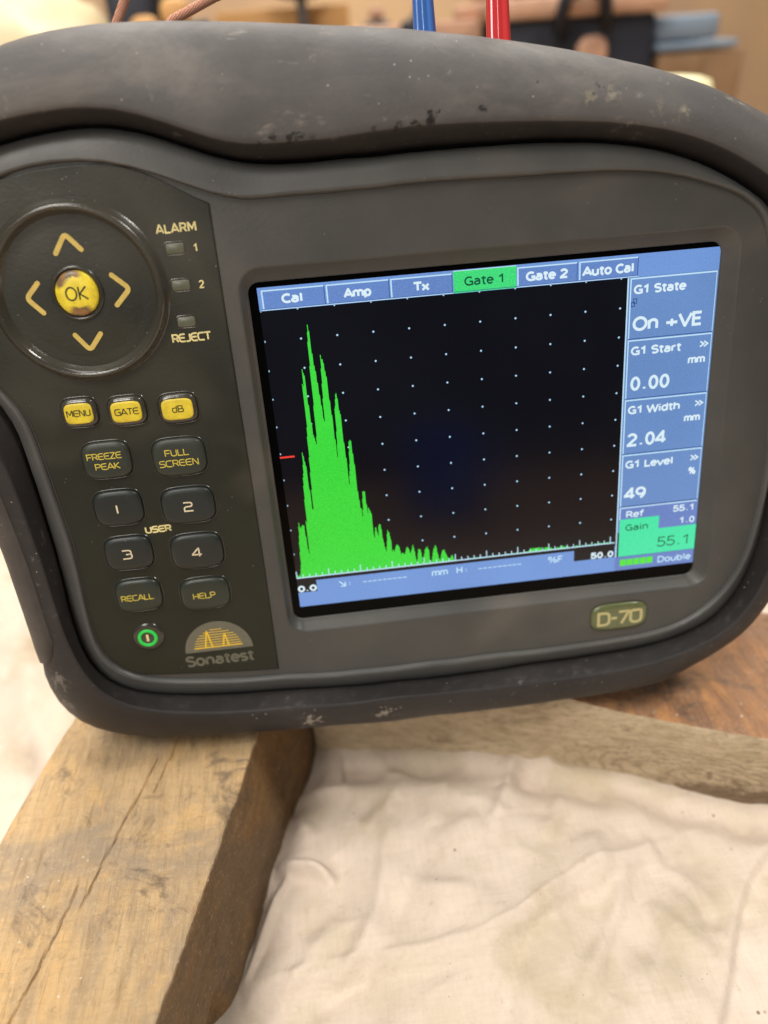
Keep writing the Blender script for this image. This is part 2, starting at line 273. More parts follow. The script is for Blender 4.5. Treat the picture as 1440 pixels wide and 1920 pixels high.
WAVE = [(-0.7,0.5),(1.6,5.0),(2.8,2.2),(4.5,5.2),(5.9,3.0),(8.7,20.4),(10.5,56.7),(12.8,84.5),(13.6,95.5),(14.9,91.9),(15.2,85.6),(16.4,87.6),(17.3,84.4),(19.2,91.4),(20.3,88.2),(22.0,89.4),(22.3,75.7),(22.7,63.0),(23.0,52.4),(24.1,47.3),(24.4,30.0),(24.6,55.8),(25.1,94.6),(26.7,94.9),(27.4,130.1),(28.3,140.8),(28.7,156.7),(30.2,174.3),(31.0,174.6),(32.9,209.6),(34.2,197.9),(35.9,186.7),(36.7,170.3),(36.9,155.8),(37.0,139.8),(37.4,130.3),(38.0,116.7),(38.2,101.6),(39.6,121.9),(40.2,151.4),(40.8,167.2),(42.1,199.7),(42.2,199.8),(42.8,225.2),(44.0,239.0),(44.8,262.5),(44.9,282.1),(45.1,302.6),(45.2,311.6),(45.8,309.7),(46.8,304.8),(47.4,332.1),(49.5,322.4),(49.6,308.2),(49.8,292.5),(50.6,276.6),(51.4,268.0),(51.5,250.7),(52.0,236.9),(53.3,226.6),(55.3,222.6),(56.1,213.6),(56.9,233.8),(57.4,252.5),(57.8,277.1),(58.4,297.7),(58.5,309.6),(58.7,331.0),(59.2,350.8),(59.4,365.7),(60.4,375.9),(61.5,395.0),(62.8,387.0),(63.6,379.0),(63.8,365.3),(63.9,351.5),(64.7,343.3),(64.9,333.9),(66.3,326.7),(66.5,316.0),(67.3,308.8),(67.7,296.7),(68.4,287.0),(69.3,273.5),(69.9,262.4),(70.4,249.9),(70.5,235.5),(71.2,249.6),(71.6,261.0),(71.7,273.3),(72.5,291.4),(72.7,310.0),(73.7,308.1),(74.0,286.4),(74.1,317.6),(74.7,338.8),(75.1,356.2),(75.8,343.4),(77.5,343.2),(78.6,337.2),(79.4,327.8),(80.2,319.4),(81.1,311.0),(81.2,299.0),(81.4,285.7),(82.0,280.8),(82.2,268.5),(83.0,258.6),(83.1,243.6),(83.3,224.8),(84.0,218.3),(84.3,202.9),(84.5,187.3),(86.5,224.4),(87.2,243.2),(87.3,255.6),(87.5,268.0),(88.5,265.4),(88.6,249.3),(89.1,280.0),(91.7,291.9),(92.8,287.0),(93.6,277.1),(94.2,264.8),(95.5,259.7),(95.6,247.3),(95.8,227.2),(96.2,218.3),(96.7,197.7),(97.4,192.3),(97.5,171.5),(98.3,150.2),(99.5,163.3),(101.6,181.5),(102.5,203.4),(102.6,212.5),(104.7,217.4),(106.5,217.2),(107.4,206.8),(107.8,191.3),(108.6,193.7),(108.7,180.7),(109.1,166.2),(109.3,146.3),(110.0,134.1),(110.7,121.9),(111.5,109.5),(113.3,107.9),(113.5,88.6),(115.7,113.1),(116.2,130.7),(118.3,135.9),(120.4,135.6),(120.6,115.3),(121.7,109.7),(121.9,95.9),(123.5,108.1),(125.7,103.7),(127.5,95.3),(127.8,75.7),(128.5,61.6),(129.3,51.6),(131.3,71.1),(132.6,71.7),(134.1,66.6),(135.6,53.6),(136.9,77.5),(139.6,79.2),(141.2,67.1),(142.3,47.1),(146.2,30.9),(150.1,64.6),(152.0,64.4),(153.8,54.3),(155.1,45.6),(155.4,28.3),(157.3,31.0),(158.4,27.9),(158.6,27.4),(161.8,38.4),(166.6,38.5),(169.0,21.1),(171.5,23.5),(174.9,20.4),(178.7,33.1),(181.6,31.1),(183.9,20.9),(189.3,35.1),(192.3,11.6),(194.2,4.1),(197.0,25.9),(200.6,25.5),(203.3,4.3),(205.0,13.4),(209.3,31.0),(214.1,25.5),(214.9,2.8),(217.7,3.5),(221.5,24.6),(225.4,30.7),(229.6,5.4),(231.6,4.1),(235.4,21.2),(238.4,20.9),(244.6,4.5),(246.7,3.2),(250.9,11.0),(254.2,1.3)]
def SPOTS(cream, black, grey):
    return [((22.5, 78.6, 7.1), 1.2, black, 0.95), ((23.5, 79.1, 6.8), 0.7, black, 0.9), ((22.4, 78.4, 7.2), 2.08, cream, 0.51), ((25.0, 80.8, 5.8), 1.5, black, 0.95), ((26.3, 80.3, 6.0), 1.0, black, 0.9), ((29.7, 80.0, 5.8), 1.3, black, 0.55), ((28.2, 78.8, 6.6), 2.72, cream, 0.42), ((44.8, 74.5, 7.0), 2.4, cream, 0.59), ((39.4, 75.7, 7.1), 2.4, cream, 0.21), ((59.8, 76.4, -0.1), 2.56, cream, 0.68), ((62.9, 75.3, -0.8), 1.92, cream, 0.51), ((10.9, 82.5, 6.0), 0.8, black, 0.9), ((-2.4, 77.9, 7.8), 1.5, black, 0.9), ((-1.5, 77.5, 7.9), 0.9, black, 0.8), ((-13.3, 76.6, 8.0), 3.19, black, 0.95), ((-14.8, 76.1, 8.0), 2.61, black, 0.9), ((-18.4, 75.9, 8.0), 1.89, black, 0.9), ((-21.4, 75.7, 8.0), 1.74, black, 0.85), ((-26.8, 75.7, 8.0), 1.45, black, 0.7), ((-45.8, 75.0, 8.0), 2.9, black, 0.9), ((-43.5, 74.9, 8.0), 2.03, black, 0.9), ((-48.8, 74.7, 8.0), 1.89, black, 0.9), ((-52.7, 74.5, 7.9), 1.59, black, 0.85), ((-40.2, 74.9, 8.0), 1.2, black, 0.8), ((-127.5, -57.0, 8.0), 5.0, grey, 0.4), ((-127.7, -66.5, 6.2), 4.5, grey, 0.35), ((-36.4, -81.1, 9.1), 4.5, grey, 0.9), ((-58.3, -81.2, 8.7), 5.25, grey, 0.9), ((-57.7, -80.2, 9.1), 1.6, black, 0.9), ((-11.1, 91.4, 0.9), 0.8, black, 0.9)]
# ------------------------------------------------------------------ materials
def m_plastic(name, col, col2, rough=0.5, speck=0.2, bumpy=0.12, spec=0.4, grain=1400, coat=None):
    t = NT(name); a = t.noise(55, 5, .6); c = t.mix(t.ramp(a, .35, .7), col, col2)
    d = t.ramp(t.noise(16, 3, .6, .6), .5, .75)                       # a film of dust in patches
    c = t.mix(t.math('MULTIPLY', d, .16), c, srgb(150, 138, 122))
    if speck:
        v = t.voro(480); s = t.math('MULTIPLY', t.ramp(v, .10, .04), t.ramp(t.noise(90, 2), .56, .66))
        c = t.mix(t.math('MULTIPLY', s, speck), c, srgb(205, 195, 180))
        sc = t.voro(140, t.mapping((1, 9, 1), (0, 0, .6)))            # hairline scratches
        s2 = t.math('MULTIPLY', t.ramp(sc, .03, .012), t.ramp(t.noise(40, 2), .6, .7))
        c = t.mix(t.math('MULTIPLY', s2, speck*.8), c, srgb(170, 160, 145))
    r = t.ramp(t.noise(30, 4, .6), .3, .7, rough-.07, rough+.1)
    t.bump(t.noise(grain, 2, .6), bumpy, .0004)
    return t.done(c, r, spec, coat=coat)
def m_flat(name, col, rough=0.5, spec=0.4, var=0.0, scale=200, coat=None):
    t = NT(name)
    c = col
    if var: c = t.mix(t.ramp(t.noise(scale, 4), .3, .7, 0, var), col, tuple(x*.35 for x in col[:3])+(1,))
    return t.done(c, rough, spec, coat=coat)
def m_screen(name, col, var=0.06, scale=2600, rough=0.14):
    t = NT(name)
    c2 = tuple(min(1, x*(1-var*3)) for x in col[:3])+(1,)
    e = t.mix(t.ramp(t.noise(scale, 1), .35, .65), col, c2)
    e = t.mix(t.ramp(t.noise(22, 2), .3, .7, 0, .16), e, tuple(min(1, x*1.5+.01) for x in col[:3])+(1,))   # uneven backlight
    return t.done((.002, .002, .003, 1), rough, .34, emit=e, estr=1.0)

def m_boot():
    t = NT('rubber_boot_charcoal')
    at = t.n('ShaderNodeAttribute', attribute_name='wear').outputs['Fac']      # handle rubbed grey by hands, underside still black rubber; lower rim carries painted shade
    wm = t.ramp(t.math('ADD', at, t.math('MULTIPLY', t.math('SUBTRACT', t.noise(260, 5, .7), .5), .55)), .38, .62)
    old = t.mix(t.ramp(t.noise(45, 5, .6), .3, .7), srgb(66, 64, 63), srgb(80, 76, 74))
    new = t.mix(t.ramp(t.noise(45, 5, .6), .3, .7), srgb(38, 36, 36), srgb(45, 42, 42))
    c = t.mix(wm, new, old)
    dust = t.math('MULTIPLY', t.ramp(t.noise(30, 7, .68, .5, t.mapping((.6, 1, 1), (0, 0, .5))), .46, .74), t.math('ADD', t.math('MULTIPLY', wm, .26), .06))
    c = t.mix(dust, c, srgb(140, 130, 120))
    str_ = t.math('MULTIPLY', t.ramp(t.noise(200, 6, .72, .3, t.mapping((.3, 1, 1), (0, 0, .35))), .58, .70), t.math('MULTIPLY', wm, t.ramp(t.noise(28, 3), .48, .62)))
    c = t.mix(t.math('MULTIPLY', str_, .4), c, srgb(160, 150, 138))
    fine = t.math('MULTIPLY', t.ramp(t.noise(300, 6, .7), .58, .72), t.ramp(t.noise(40, 3), .45, .65))
    c = t.mix(t.math('MULTIPLY', fine, .35), c, srgb(150, 142, 132))
    v = t.voro(420); s = t.math('MULTIPLY', t.ramp(v, .10, .04), t.ramp(t.noise(70, 2), .55, .62))
    c = t.mix(t.math('MULTIPLY', s, .6), c, srgb(215, 205, 190))
    ns = t.noise(520, 6, .75)
    def spot(c, p, r, col, amt, stretch=.55):
        d = t.dist(tuple(q*MM for q in p)); q = t.math('SUBTRACT', t.math('DIVIDE', d, r*MM), t.math('MULTIPLY', t.math('SUBTRACT', ns, .55), 5.0))
        return t.mix(t.ramp(q, .62 if amt > .8 else .95, .38 if amt > .8 else .0, 0, amt), c, col)
    cream, black, grey = srgb(148, 140, 116), srgb(16, 15, 15), srgb(150, 143, 133)
    for p, r, col, a in SPOTS(cream, black, grey):
        c = spot(c, p, r, col, a)
    t.bump(t.math('ADD', t.noise(900, 3, .6), t.math('MULTIPLY', t.noise(60, 3), .8)), .16, .0005)
    return t.done(c, t.ramp(t.noise(25, 4), .3, .7, .5, .7), .35)
M = {}
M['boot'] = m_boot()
M['boot_grip'] = m_plastic('textured_grip_rubber', srgb(66, 62, 59), srgb(76, 71, 67), .58, .4, .5, .35, 420)
M['bezel'] = m_plastic('bezel_grey_plastic', srgb(74, 74, 73), srgb(80, 80, 78), .38, .35, .10, .4)
M['face'] = m_plastic('face_grey_plastic', srgb(67, 67, 65), srgb(73, 72, 69), .40, .35, .10, .4)
M['keypad'] = m_plastic('keypad_olive_black', srgb(30, 33, 25), srgb(34, 36, 28), .40, .3, .10, .34, 1100)
M['key_dark'] = m_plastic('key_dark_green_rubber', srgb(40, 46, 40), srgb(45, 50, 43), .36, .3, .05, .45)
M['key_black'] = m_plastic('key_black_green_rubber', srgb(30, 36, 35), srgb(34, 39, 37), .34, .3, .05, .45)
M['gloss'] = m_plastic('glossy_dark_rim', srgb(46, 46, 41), srgb(54, 53, 47), .13, .5, .06, .55)
def m_yellow(name, wear, seed):
    t = NT(name); mp = t.mapping((1, 1, 1), loc=(seed, seed*.7, 0))
    c = t.mix(t.ramp(t.noise(500, 3), .3, .7), srgb(222, 200, 58), srgb(204, 180, 50))
    if wear:
        w = t.ramp(t.noise(150, 7, .72, .8, mp), .66-wear*.17, .74-wear*.17)
        c = t.mix(w, c, t.mix(t.ramp(t.noise(260, 4, .6, 0, mp), .4, .6), srgb(150, 112, 40), srgb(84, 70, 44)))
    return t.done(c, .38, .45)
M['yellow'] = m_yellow('yellow_key_cap', 0, 0); M['yellow_worn'] = m_yellow('yellow_key_cap_worn', .38, .021)
def m_ok():
    t = NT('worn_yellow_button'); ns = t.noise(330, 6, .7)
    c = t.mix(t.ramp(t.noise(400, 3), .3, .7), srgb(234, 212, 56), srgb(216, 192, 52))
    r = t.math('DIVIDE', t.dist((-.0992, .0461, .0052)), .0040)
    w = t.ramp(t.math('ADD', r, t.math('MULTIPLY', t.math('SUBTRACT', ns, .5), 1.1)), .78, .95)          # worn ring round the middle
    side = t.math('ADD', t.ramp(t.math('DIVIDE', t.dist((-.1010, .0500, .0052)), .0042), 1.0, .55), t.ramp(t.math('DIVIDE', t.dist((-.0992, .0410, .0052)), .0036), 1.0, .5))
    w = t.math('MULTIPLY', w, t.math('MINIMUM', t.math('ADD', side, .05), 1.0))
    c = t.mix(w, c, t.mix(t.ramp(t.noise(500, 4), .35, .65), srgb(150, 108, 58), srgb(96, 84, 66)))
    return t.done(c, .36, .5)
M['ok'] = m_ok()
M['legend_yellow'] = m_flat('legend_print_yellow', srgb(206, 188, 78), .5, .3, .3, 700)
M['legend_cream'] = m_flat('legend_print_cream', srgb(226, 212, 150), .5, .3, .25, 700)
M['legend_ivory'] = m_flat('legend_print_ivory', srgb(222, 208, 176), .5, .3, .25, 700)
M['legend_dark'] = m_flat('legend_print_dark', srgb(62, 66, 34), .5, .3)
M['arrow'] = m_flat('arrow_print_khaki', srgb(206, 180, 96), .45, .35, .25, 500)
M['logo_grey'] = m_flat('logo_print_grey', srgb(106, 104, 90), .5, .3, .15, 500); M['logo_yellow'] = m_flat('logo_print_yellow', srgb(236, 196, 50), .45, .3)
M['led'] = m_flat('indicator_lens_grey', srgb(92, 94, 78), .35, .5, .25, 500)
M['badge'] = m_flat('badge_olive_gel', srgb(92, 99, 62), .28, .5, .2, 300, .4); M['badge_text'] = m_flat('badge_letter_tan', srgb(184, 175, 124), .4, .4)
t = NT('power_ring_green'); M['green_ring'] = t.done((.01, .12, .02, 1), .4, .4, emit=(.012, .46, .05, 1), estr=1.0)
# the display
M['lcd_black'] = m_screen('display_black', (.0008, .0014, .0042, 1), .1); M['lcd_mask'] = m_flat('display_mask_black', (.0015, .0015, .0015, 1), .12, .05)
M['lcd_blue'] = m_screen('display_blue', srgb(106, 142, 198), .04); M['lcd_blue_bar'] = m_screen('display_blue_bar', srgb(114, 152, 216), .04)
M['lcd_blue_tab'] = m_screen('display_blue_tab', srgb(104, 138, 202), .06); M['lcd_violet'] = m_screen('display_violet_blue', srgb(106, 132, 196), .05)
M['lcd_white'] = m_screen('display_white', srgb(218, 240, 250), .02); M['lcd_edge'] = m_screen('display_edge_white', srgb(190, 226, 250), .02); M['lcd_shade'] = m_screen('display_edge_shade', srgb(52, 80, 140), .02)
M['lcd_green'] = m_screen('display_trace_green', srgb(62, 224, 62), .07, 4200); M['lcd_mint'] = m_screen('display_mint', srgb(70, 232, 168), .04); M['lcd_tabgreen'] = m_screen('display_tab_green', srgb(68, 226, 126), .07)
M['lcd_ink'] = m_screen('display_dark_ink', srgb(16, 84, 62), .02); M['lcd_red'] = m_screen('display_red', srgb(246, 66, 52), .02); M['lcd_batt'] = m_screen('display_battery_green', srgb(84, 232, 52), .03); M['lcd_dot'] = m_screen('display_dot', srgb(176, 216, 250), .02)

# ------------------------------------------------------------------ the flaw detector (its own frame in mm: x right, y up the face, z out of the face)
dev = empty('ultrasonic_flaw_detector')
tag(dev, 'dark grey handheld instrument with lit display and olive keypad, propped up on two timber beams', 'test instrument')
dev.matrix_world = Matrix(((1, 0, 0, .0431917), (0, .1628496, -.9866509, .1826310), (0, .9866509, .1628496, .1393394), (0, 0, 0, 1)))
CX, CY = -22.0, 6.0
TH = np.linspace(-math.pi, math.pi, 181)[:-1]; CT, ST = np.cos(TH), np.sin(TH)
def ring(r, z): return np.c_[CX+r*CT, CY+r*ST, np.broadcast_to(z, r.shape)]
WT = sstep(.15, .65, ST); ZC = 10-2*WT; ZS = -13*WT-8*sstep(.3, .8, -ST)
RS = R_SILHOUETTE.copy(); YS = CY+RS*ST; LEFT = (CT < 0)
RS = RS-1.6*np.where(LEFT, sstep(-57, -50, YS)*sstep(95, 70, YS), 0)
ZF = 3.2
# bezel lip
mb = MB()
mb.loft([ring(R_FACE-.3, ZF-.6), ring(R_FACE, ZF+.0), ring(R_FACE+.25, ZF+.9), ring(R_FACE+.7, ZF+1.35), ring(R_FACE+1.3, ZF+1.3), ring(R_FACE*.4+R_JUNCTION*.6, ZF+.35), ring(R_FACE*.12+R_JUNCTION*.88, ZF-.45), ring(R_JUNCTION-.1, ZF-1.4), ring(R_JUNCTION+.2, ZF-3.2-2.5*WT), ring(R_JUNCTION+.25, ZF-7-2*WT)])
mb.build('bezel', M['bezel'], dev)
# rubber boot with the carrying handle moulded in
def boot_pt(i, u):
    """surface of the boot outside its crest; u 0 crest .. 1 widest"""
    a = u*math.pi/2
    return R_CREST[i]+.4+(RS[i]-R_CREST[i]-.4)*math.sin(a)**1.0, ZS[i]+(ZC[i]-ZS[i])*math.cos(a)
J0 = 1.0-3.0*WT                                                    # the cleft between lip and boot is deepest under the handle
loops = [ring(R_JUNCTION+.15, J0-2), ring(R_JUNCTION+.35, J0)]
for q, h in ((.2, .25), (.45, .52), (.68, .77), (.86, .93), (.95, .98)): loops.append(ring(R_JUNCTION*(1-q)+R_CREST*q, J0+(ZC-J0)*h))
loops.append(ring(R_CREST+.1, ZC))
for u in np.linspace(0.03, 1, 16):
    rz = [boot_pt(i, u) for i in range(180)]; loops.append(ring(np.array([p[0] for p in rz]), np.array([p[1] for p in rz])))
loops += [ring(RS-.2, ZS-4), ring(RS-1.4, ZS-10), ring(RS*.965, ZS*.6-22), ring(RS*.90, -48-0*RS), ring(RS*.86, -66-0*RS), ring(RS*.80, -72-0*RS)]
mb = MB(); mb.loft(loops, cap1=True)
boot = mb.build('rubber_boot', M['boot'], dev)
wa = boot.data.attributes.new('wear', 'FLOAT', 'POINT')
wear_shade = np.zeros((len(loops), 180)); hand = sstep(-.05, .25, ST)
for l_ in range(7, len(loops)): wear_shade[l_] = .12+.88*hand
wear_shade[:6] = 0; wear_shade[6] = .45*hand
wear_shade[2:6] += .38*sstep(.2, .6, -ST)[None]  # lower rim: lit inner slope painted lighter than the shaded outer faces
wa.data.foreach_set('value', wear_shade.reshape(-1).astype(np.float32))
# textured grip strip on the left flank
idx = [i for i in range(180) if LEFT[i] and -54.5 < YS[i] < 62]
idx.sort(key=lambda i: YS[i])
us = np.linspace(.22, .98, 15); rows = []
for n_, i in enumerate(idx):
    end = min(1.0, (YS[i]+54.5)/5.0); row = []
    for q, u in enumerate(us):
        e = (q/(len(us)-1)*2-1); w_ = math.sqrt(max(0, 1-(1-end)**2))
        bumpz = 2.3*(max(0, 1-abs(e)**4))**.5*w_-.35
        e2 = u if w_ >= 1 else .6+(u-.6)*(.35+.65*w_)
        r, z = boot_pt(i, e2); a = e2*math.pi/2
        nr, nz = math.sin(a), math.cos(a)
        row.append((CX+(r+nr*bumpz)*CT[i], CY+(r+nr*bumpz)*ST[i], z+nz*bumpz))
    rows.append(row)
mb = MB(); mb.loft(rows, closed=False); mb.build('grip_strip', M['boot_grip'], dev)
# front panel with the stepped display opening
hole = lambda g, z, r: [(x, y, z) for x, y in rrect(1.0+.0, -2.75, 125.2+2*g, 101.0+2*g, r+g, 7)]
bm = bmesh.new(); es = []
for pts in (ring(R_FACE-.1, ZF), hole(.6, ZF, 5.2)):
    vs = [bm.verts.new(Vector(p)*MM) for p in pts]; es += [bm.edges.new((vs[i], vs[(i+1) % len(vs)])) for i in range(len(vs))]
bmesh.ops.triangle_fill(bm, edges=es, use_beauty=True, normal=(0, 0, 1))
for f in bm.faces:
    if f.normal.z < 0: f.normal_flip()
me = bpy.data.meshes.new('front_panel'); bm.to_mesh(me); bm.free(); me.materials.append(M['face'])
fp = bpy.data.objects.new('front_panel', me); COL.objects.link(fp); fp.parent = dev
win = lambda g, z, r: [(x, y, z) for x, y in rrect(.2, -3.15, 120.4+2*g, 95.3+2*g, r+g, 7)]
mb = MB(); mb.loft([hole(.6, ZF, 5.2), hole(.3, ZF-.06, 5.2), hole(0, ZF-.35, 5.2), win(.9, .95, 3.2), win(.35, .62, 3.0), win(0, .45, 2.8), win(0, -.6, 2.8)])
mb.build('display_surround', M['face'], dev)

# ---- display: u to the right and v down in screen units of 0.18 mm
SP = .18
def S(u, v): return (-57.6+u*SP, 43.2-v*SP)
disp = MB().quad(-66, -56, 66, 50, -.05).build('display', M['lcd_mask'], dev, False)
def sq(mb, u0, v0, u1, v1, z, k=0): a = S(u0, v1); b = S(u1, v0); mb.quad(a[0], a[1], b[0], b[1], z, k)
def sp_obj(name, mats, fn, label=None):
    mb = MB(); fn(mb); o = mb.build(name, mats, disp, False)
    if label: o['label'] = label
    return o
def txt(mb, s, u0, v, cap, w, u1=None, k=0, z=.12, align='L', font=G):
    x, y = S(u0, v); write(mb, s, x, y, cap*SP, w*SP, z, None if u1 is None else S(u1, 0)[0], font, k, align)
sp_obj('backlit_field', M['lcd_black'], lambda m: sq(m, -1, .5, 664, 501, 0))
def topbar(m):
    sq(m, -1, .5, 664, 31.8, .03)
sp_obj('top_bar', M['lcd_blue_bar'], topbar)
def tab(u0, u1, s, tu0, tu1, v, cap, on=False):
    cap += .6 if on else 1.4
    def f(m):
        t0 = 1.2 if on else 4.2
        sq(m, u0, t0, u1, 30.4, .05, 0)
        if not on:
            sq(m, u0, t0, u1-1, t0+1.8, .08, 1); sq(m, u0, t0, u0+2.0, 29, .08, 1); sq(m, u1-1.1, t0+1, u1, 29.5, .08, 2)
        else: sq(m, u0, t0, u1, t0+1.0, .08, 1)
        sq(m, u0-1.5, 29.4, u1+1, 30.1, .09, 2); sq(m, u0-1.5, 30.3, u1+1, 31.3, .085, 1 if not on else 0)
    sp_obj('menu_tab', [M['lcd_tabgreen' if on else 'lcd_blue_tab'], M['lcd_edge'], M['lcd_shade']], f, ('green selected' if on else 'blue')+' screen tab reading '+s)
    sp_obj('tab_lettering', M['lcd_ink' if on else 'lcd_white'], lambda m: txt(m, s, tu0, v, cap, 2.3 if on else 3.2, tu1))
tab(4, 91, 'Cal', 31, 60.6, 24, 12); tab(93, 181, 'Amp', 117.5, 155, 24.6, 12); tab(182.5, 269.5, 'Tx', 214.5, 236.5, 24.4, 12)
tab(271, 360.3, 'Gate 1', 286, 344.5, 22.9, 12.2, True); tab(361.4, 448, 'Gate 2', 374, 434.5, 24.4, 12); tab(450.3, 536, 'Auto Cal', 455.5, 530, 25.0, 12.2)
# right-hand value cells
def cell(v0, v1, name, n1, val, val1, vb, cap, unit=None, un0=0):
    def f(m):
        sq(m, 523.4, v0-1.5, 664, v1+1.3, .04, 0); sq(m, 525.6, v0, 653.5, v0+2.0, .07, 1); sq(m, 525.6, v0, 527.4, v1, .07, 1)
        sq(m, 526, v1-.2, 654, v1+.9, .07, 2); sq(m, 652.6, v0, 653.6, v1, .07, 1)
    sp_obj('value_cell', [M['lcd_blue'], M['lcd_edge'], M['lcd_shade']], f)
    def g(m):
        txt(m, name, 531.2, v0+22.9, 13.2, 2.9, n1); txt(m, val, 531.8, vb+.3, cap+3.2, 4.2, val1)
        if unit: txt(m, '~', 634.5, v0+21.5, 12, 2.2, 650); txt(m, unit, un0, v0+43.8, 12.8, 2.7, 646)
    sp_obj('cell_lettering', M['lcd_white'], g)
cell(33, 119, 'G1 State', 608.5, 'On +VE', 637, 108.3, 18); cell(121, 209, 'G1 Start', 608, '0.00', 594, 197.2, 18.5, 'mm', 619.5)
cell(211, 297, 'G1 Width', 613, '2.04', 594.5, 285.6, 18.5, 'mm', 620.5); cell(299, 386, 'G1 Level', 608.6, '49', 567, 374.8, 17.5, '%', 635)
def icon(m):
    for (a, b) in ((530.5, 61.5), (527.5, 66)):
        for q in ((a, b, a+6, b+1.4), (a, b+6, a+6, b+7.4), (a, b, a+1.2, b+7.4), (a+4.9, b, a+6.1, b+7.4)): sq(m, *q, .1)
sp_obj('cascade_icon', M['lcd_shade'], icon)
sp_obj('reference_cell', [M['lcd_violet'], M['lcd_edge']], lambda m: (sq(m, 523.4, 387.5, 664, 432, .045), sq(m, 525.6, 388, 653.5, 390, .07, 1), sq(m, 525.6, 388, 527.4, 409, .07, 1)))
sp_obj('reference_lettering', M['lcd_white'], lambda m: (txt(m, 'Ref', 536, 406.9, 12, 2.2, 565), txt(m, '55.1', 614, 405.2, 11.5, 2.2, 650.5), txt(m, '1.0', 626, 427, 11.5, 2.2, 652.5)))
sp_obj('gain_cell', M['lcd_mint'], lambda m: (sq(m, 526.5, 409, 592, 431.5, .06), sq(m, 526.5, 431.3, 664, 475.5, .06)))
sp_obj('gain_lettering', M['lcd_ink'], lambda m: (txt(m, 'Gain', 536, 430, 11.5, 1.8, 575), txt(m, '55.1', 590.5, 465.5, 18.3, 2.0, 648)))
sp_obj('cell_column_edge', M['lcd_edge'], lambda m: sq(m, 521.4, 32.3, 523.4, 476, .06))
# bottom bar and scale
sp_obj('bottom_bar', [M['lcd_blue_bar'], M['lcd_black'], M['lcd_violet']], lambda m: (sq(m, -1, 455.5, 521.4, 501, .02), sq(m, 521.4, 476, 664, 501, .03, 2), sq(m, -1, 448, 29.6, 475.2, .05, 1), sq(m, 452, 448, 519.8, 474.6, .05, 1)))
sp_obj('scale_figure', M['lcd_white'], lambda m: [txt(m, c_, u_, 474.4, 11.8, 3.2, u2_) for c_, u_, u2_ in (('0', -1.6, 11.2), ('.', 10.6, 17.2), ('0', 17.2, 30.0))])
sp_obj('scale_figure', M['lcd_white'], lambda m: txt(m, '50.0', 480, 474.2, 11.8, 2.9, 518.5))
def dashes(m):
    for a in (104, 293):
        for i in range(9): sq(m, a+i*8.1, 467.4, a+i*8.1+6.2, 468.9, .09)
    txt(m, 'mm', 216, 472.5, 12.5, 2.2, 243); txt(m, 'H', 256.5, 472.5, 12.5, 2.2, 267); txt(m, ':', 268, 472, 10, 2.4, 277); txt(m, '%F', 408, 472.8, 12, 2.0, 433.5)
    stroke(m, [S(66, 462.6), S(75, 471)], 2.2*SP, .09); stroke(m, [S(75.4, 464.5), S(75.4, 471.6), S(68, 471.6)], 2.0*SP, .09); txt(m, ':', 79, 472.2, 10, 2.6, 86)
sp_obj('status_lettering', M['lcd_edge'], dashes)
def batt(m):
    for i in range(5): sq(m, 530+i*11.3, 481.4, 540.2+i*11.3, 493, .08)
sp_obj('battery_gauge', M['lcd_batt'], batt)
sp_obj('battery_lettering', M['lcd_edge'], lambda m: txt(m, 'Double', 593.5, 494.3, 12, 2.1, 651))
def grid(m):
    for i in range(11):
        for j in range(10):
            x, y = S(i*51.2, 32+j*41.6); r = 1.8*SP
            if i == 10: x -= 0
            m.add([(x-r*(0 if i == 0 else 1), y, .05), (x, y-r, .05), (x+r, y, .05), (x, y+r*(0 if j == 0 else 1), .05)], [(0, 1, 2, 3)])
sp_obj('graticule_dots', M['lcd_dot'], grid)['kind'] = 'stuff'
def scale(m):
    sq(m, -.5, 447.6, 519.5, 449.6, .1)
    for i in range(51):
        h = 11 if i % 5 == 0 else 5.2; w = 1.5
        sq(m, i*10.24-w/2, 448-h, i*10.24+w/2, 448, .1)
sp_obj('time_base_scale', M['lcd_edge'], scale)
def wave(m):
    rr = random.Random(3); W = list(WAVE)
    W += [(256+i*3.2, max(0, rr.random()*2.2-1)) for i in range(36)]
    for u0, n_, h in ((372, 18, 9), (398, 12, 6), (418, 16, 5)): W += [(u0+i*1.7, h*math.sin(math.pi*(i+.5)/n_)*(.35+.65*rr.random())) for i in range(n_)]
    W += [(452+i*3, rr.random()*2.0) for i in range(22)]
    W.sort()
    U = np.array([w[0] for w in W]); Hh = np.array([w[1] for w in W]); st = 1.04
    for i in range(int(257/st)):                                   # one bar per screen column
        a = -1+i*st; h = float(np.interp(a+st/2, U, Hh))
        if h > .3: h = max(.6, h+rr.uniform(-2.2, 2.2)*min(1, h/30)); sq(m, a, 448-h, a+st+.01, 448, .07)
    for (a, ha), (b, hb) in zip(W, W[1:]):
        if a > 256 and max(ha, hb) > .4 and b-a < 8: sq(m, a, 448-ha, b, 448, .07)
sp_obj('echo_trace', M['lcd_green'], wave, 'green spiky echo trace falling off to the right')
sp_obj('gate_marker', M['lcd_red'], lambda m: sq(m, -1, 244, 21, 246.8, .12), 'short red gate line at the left edge')

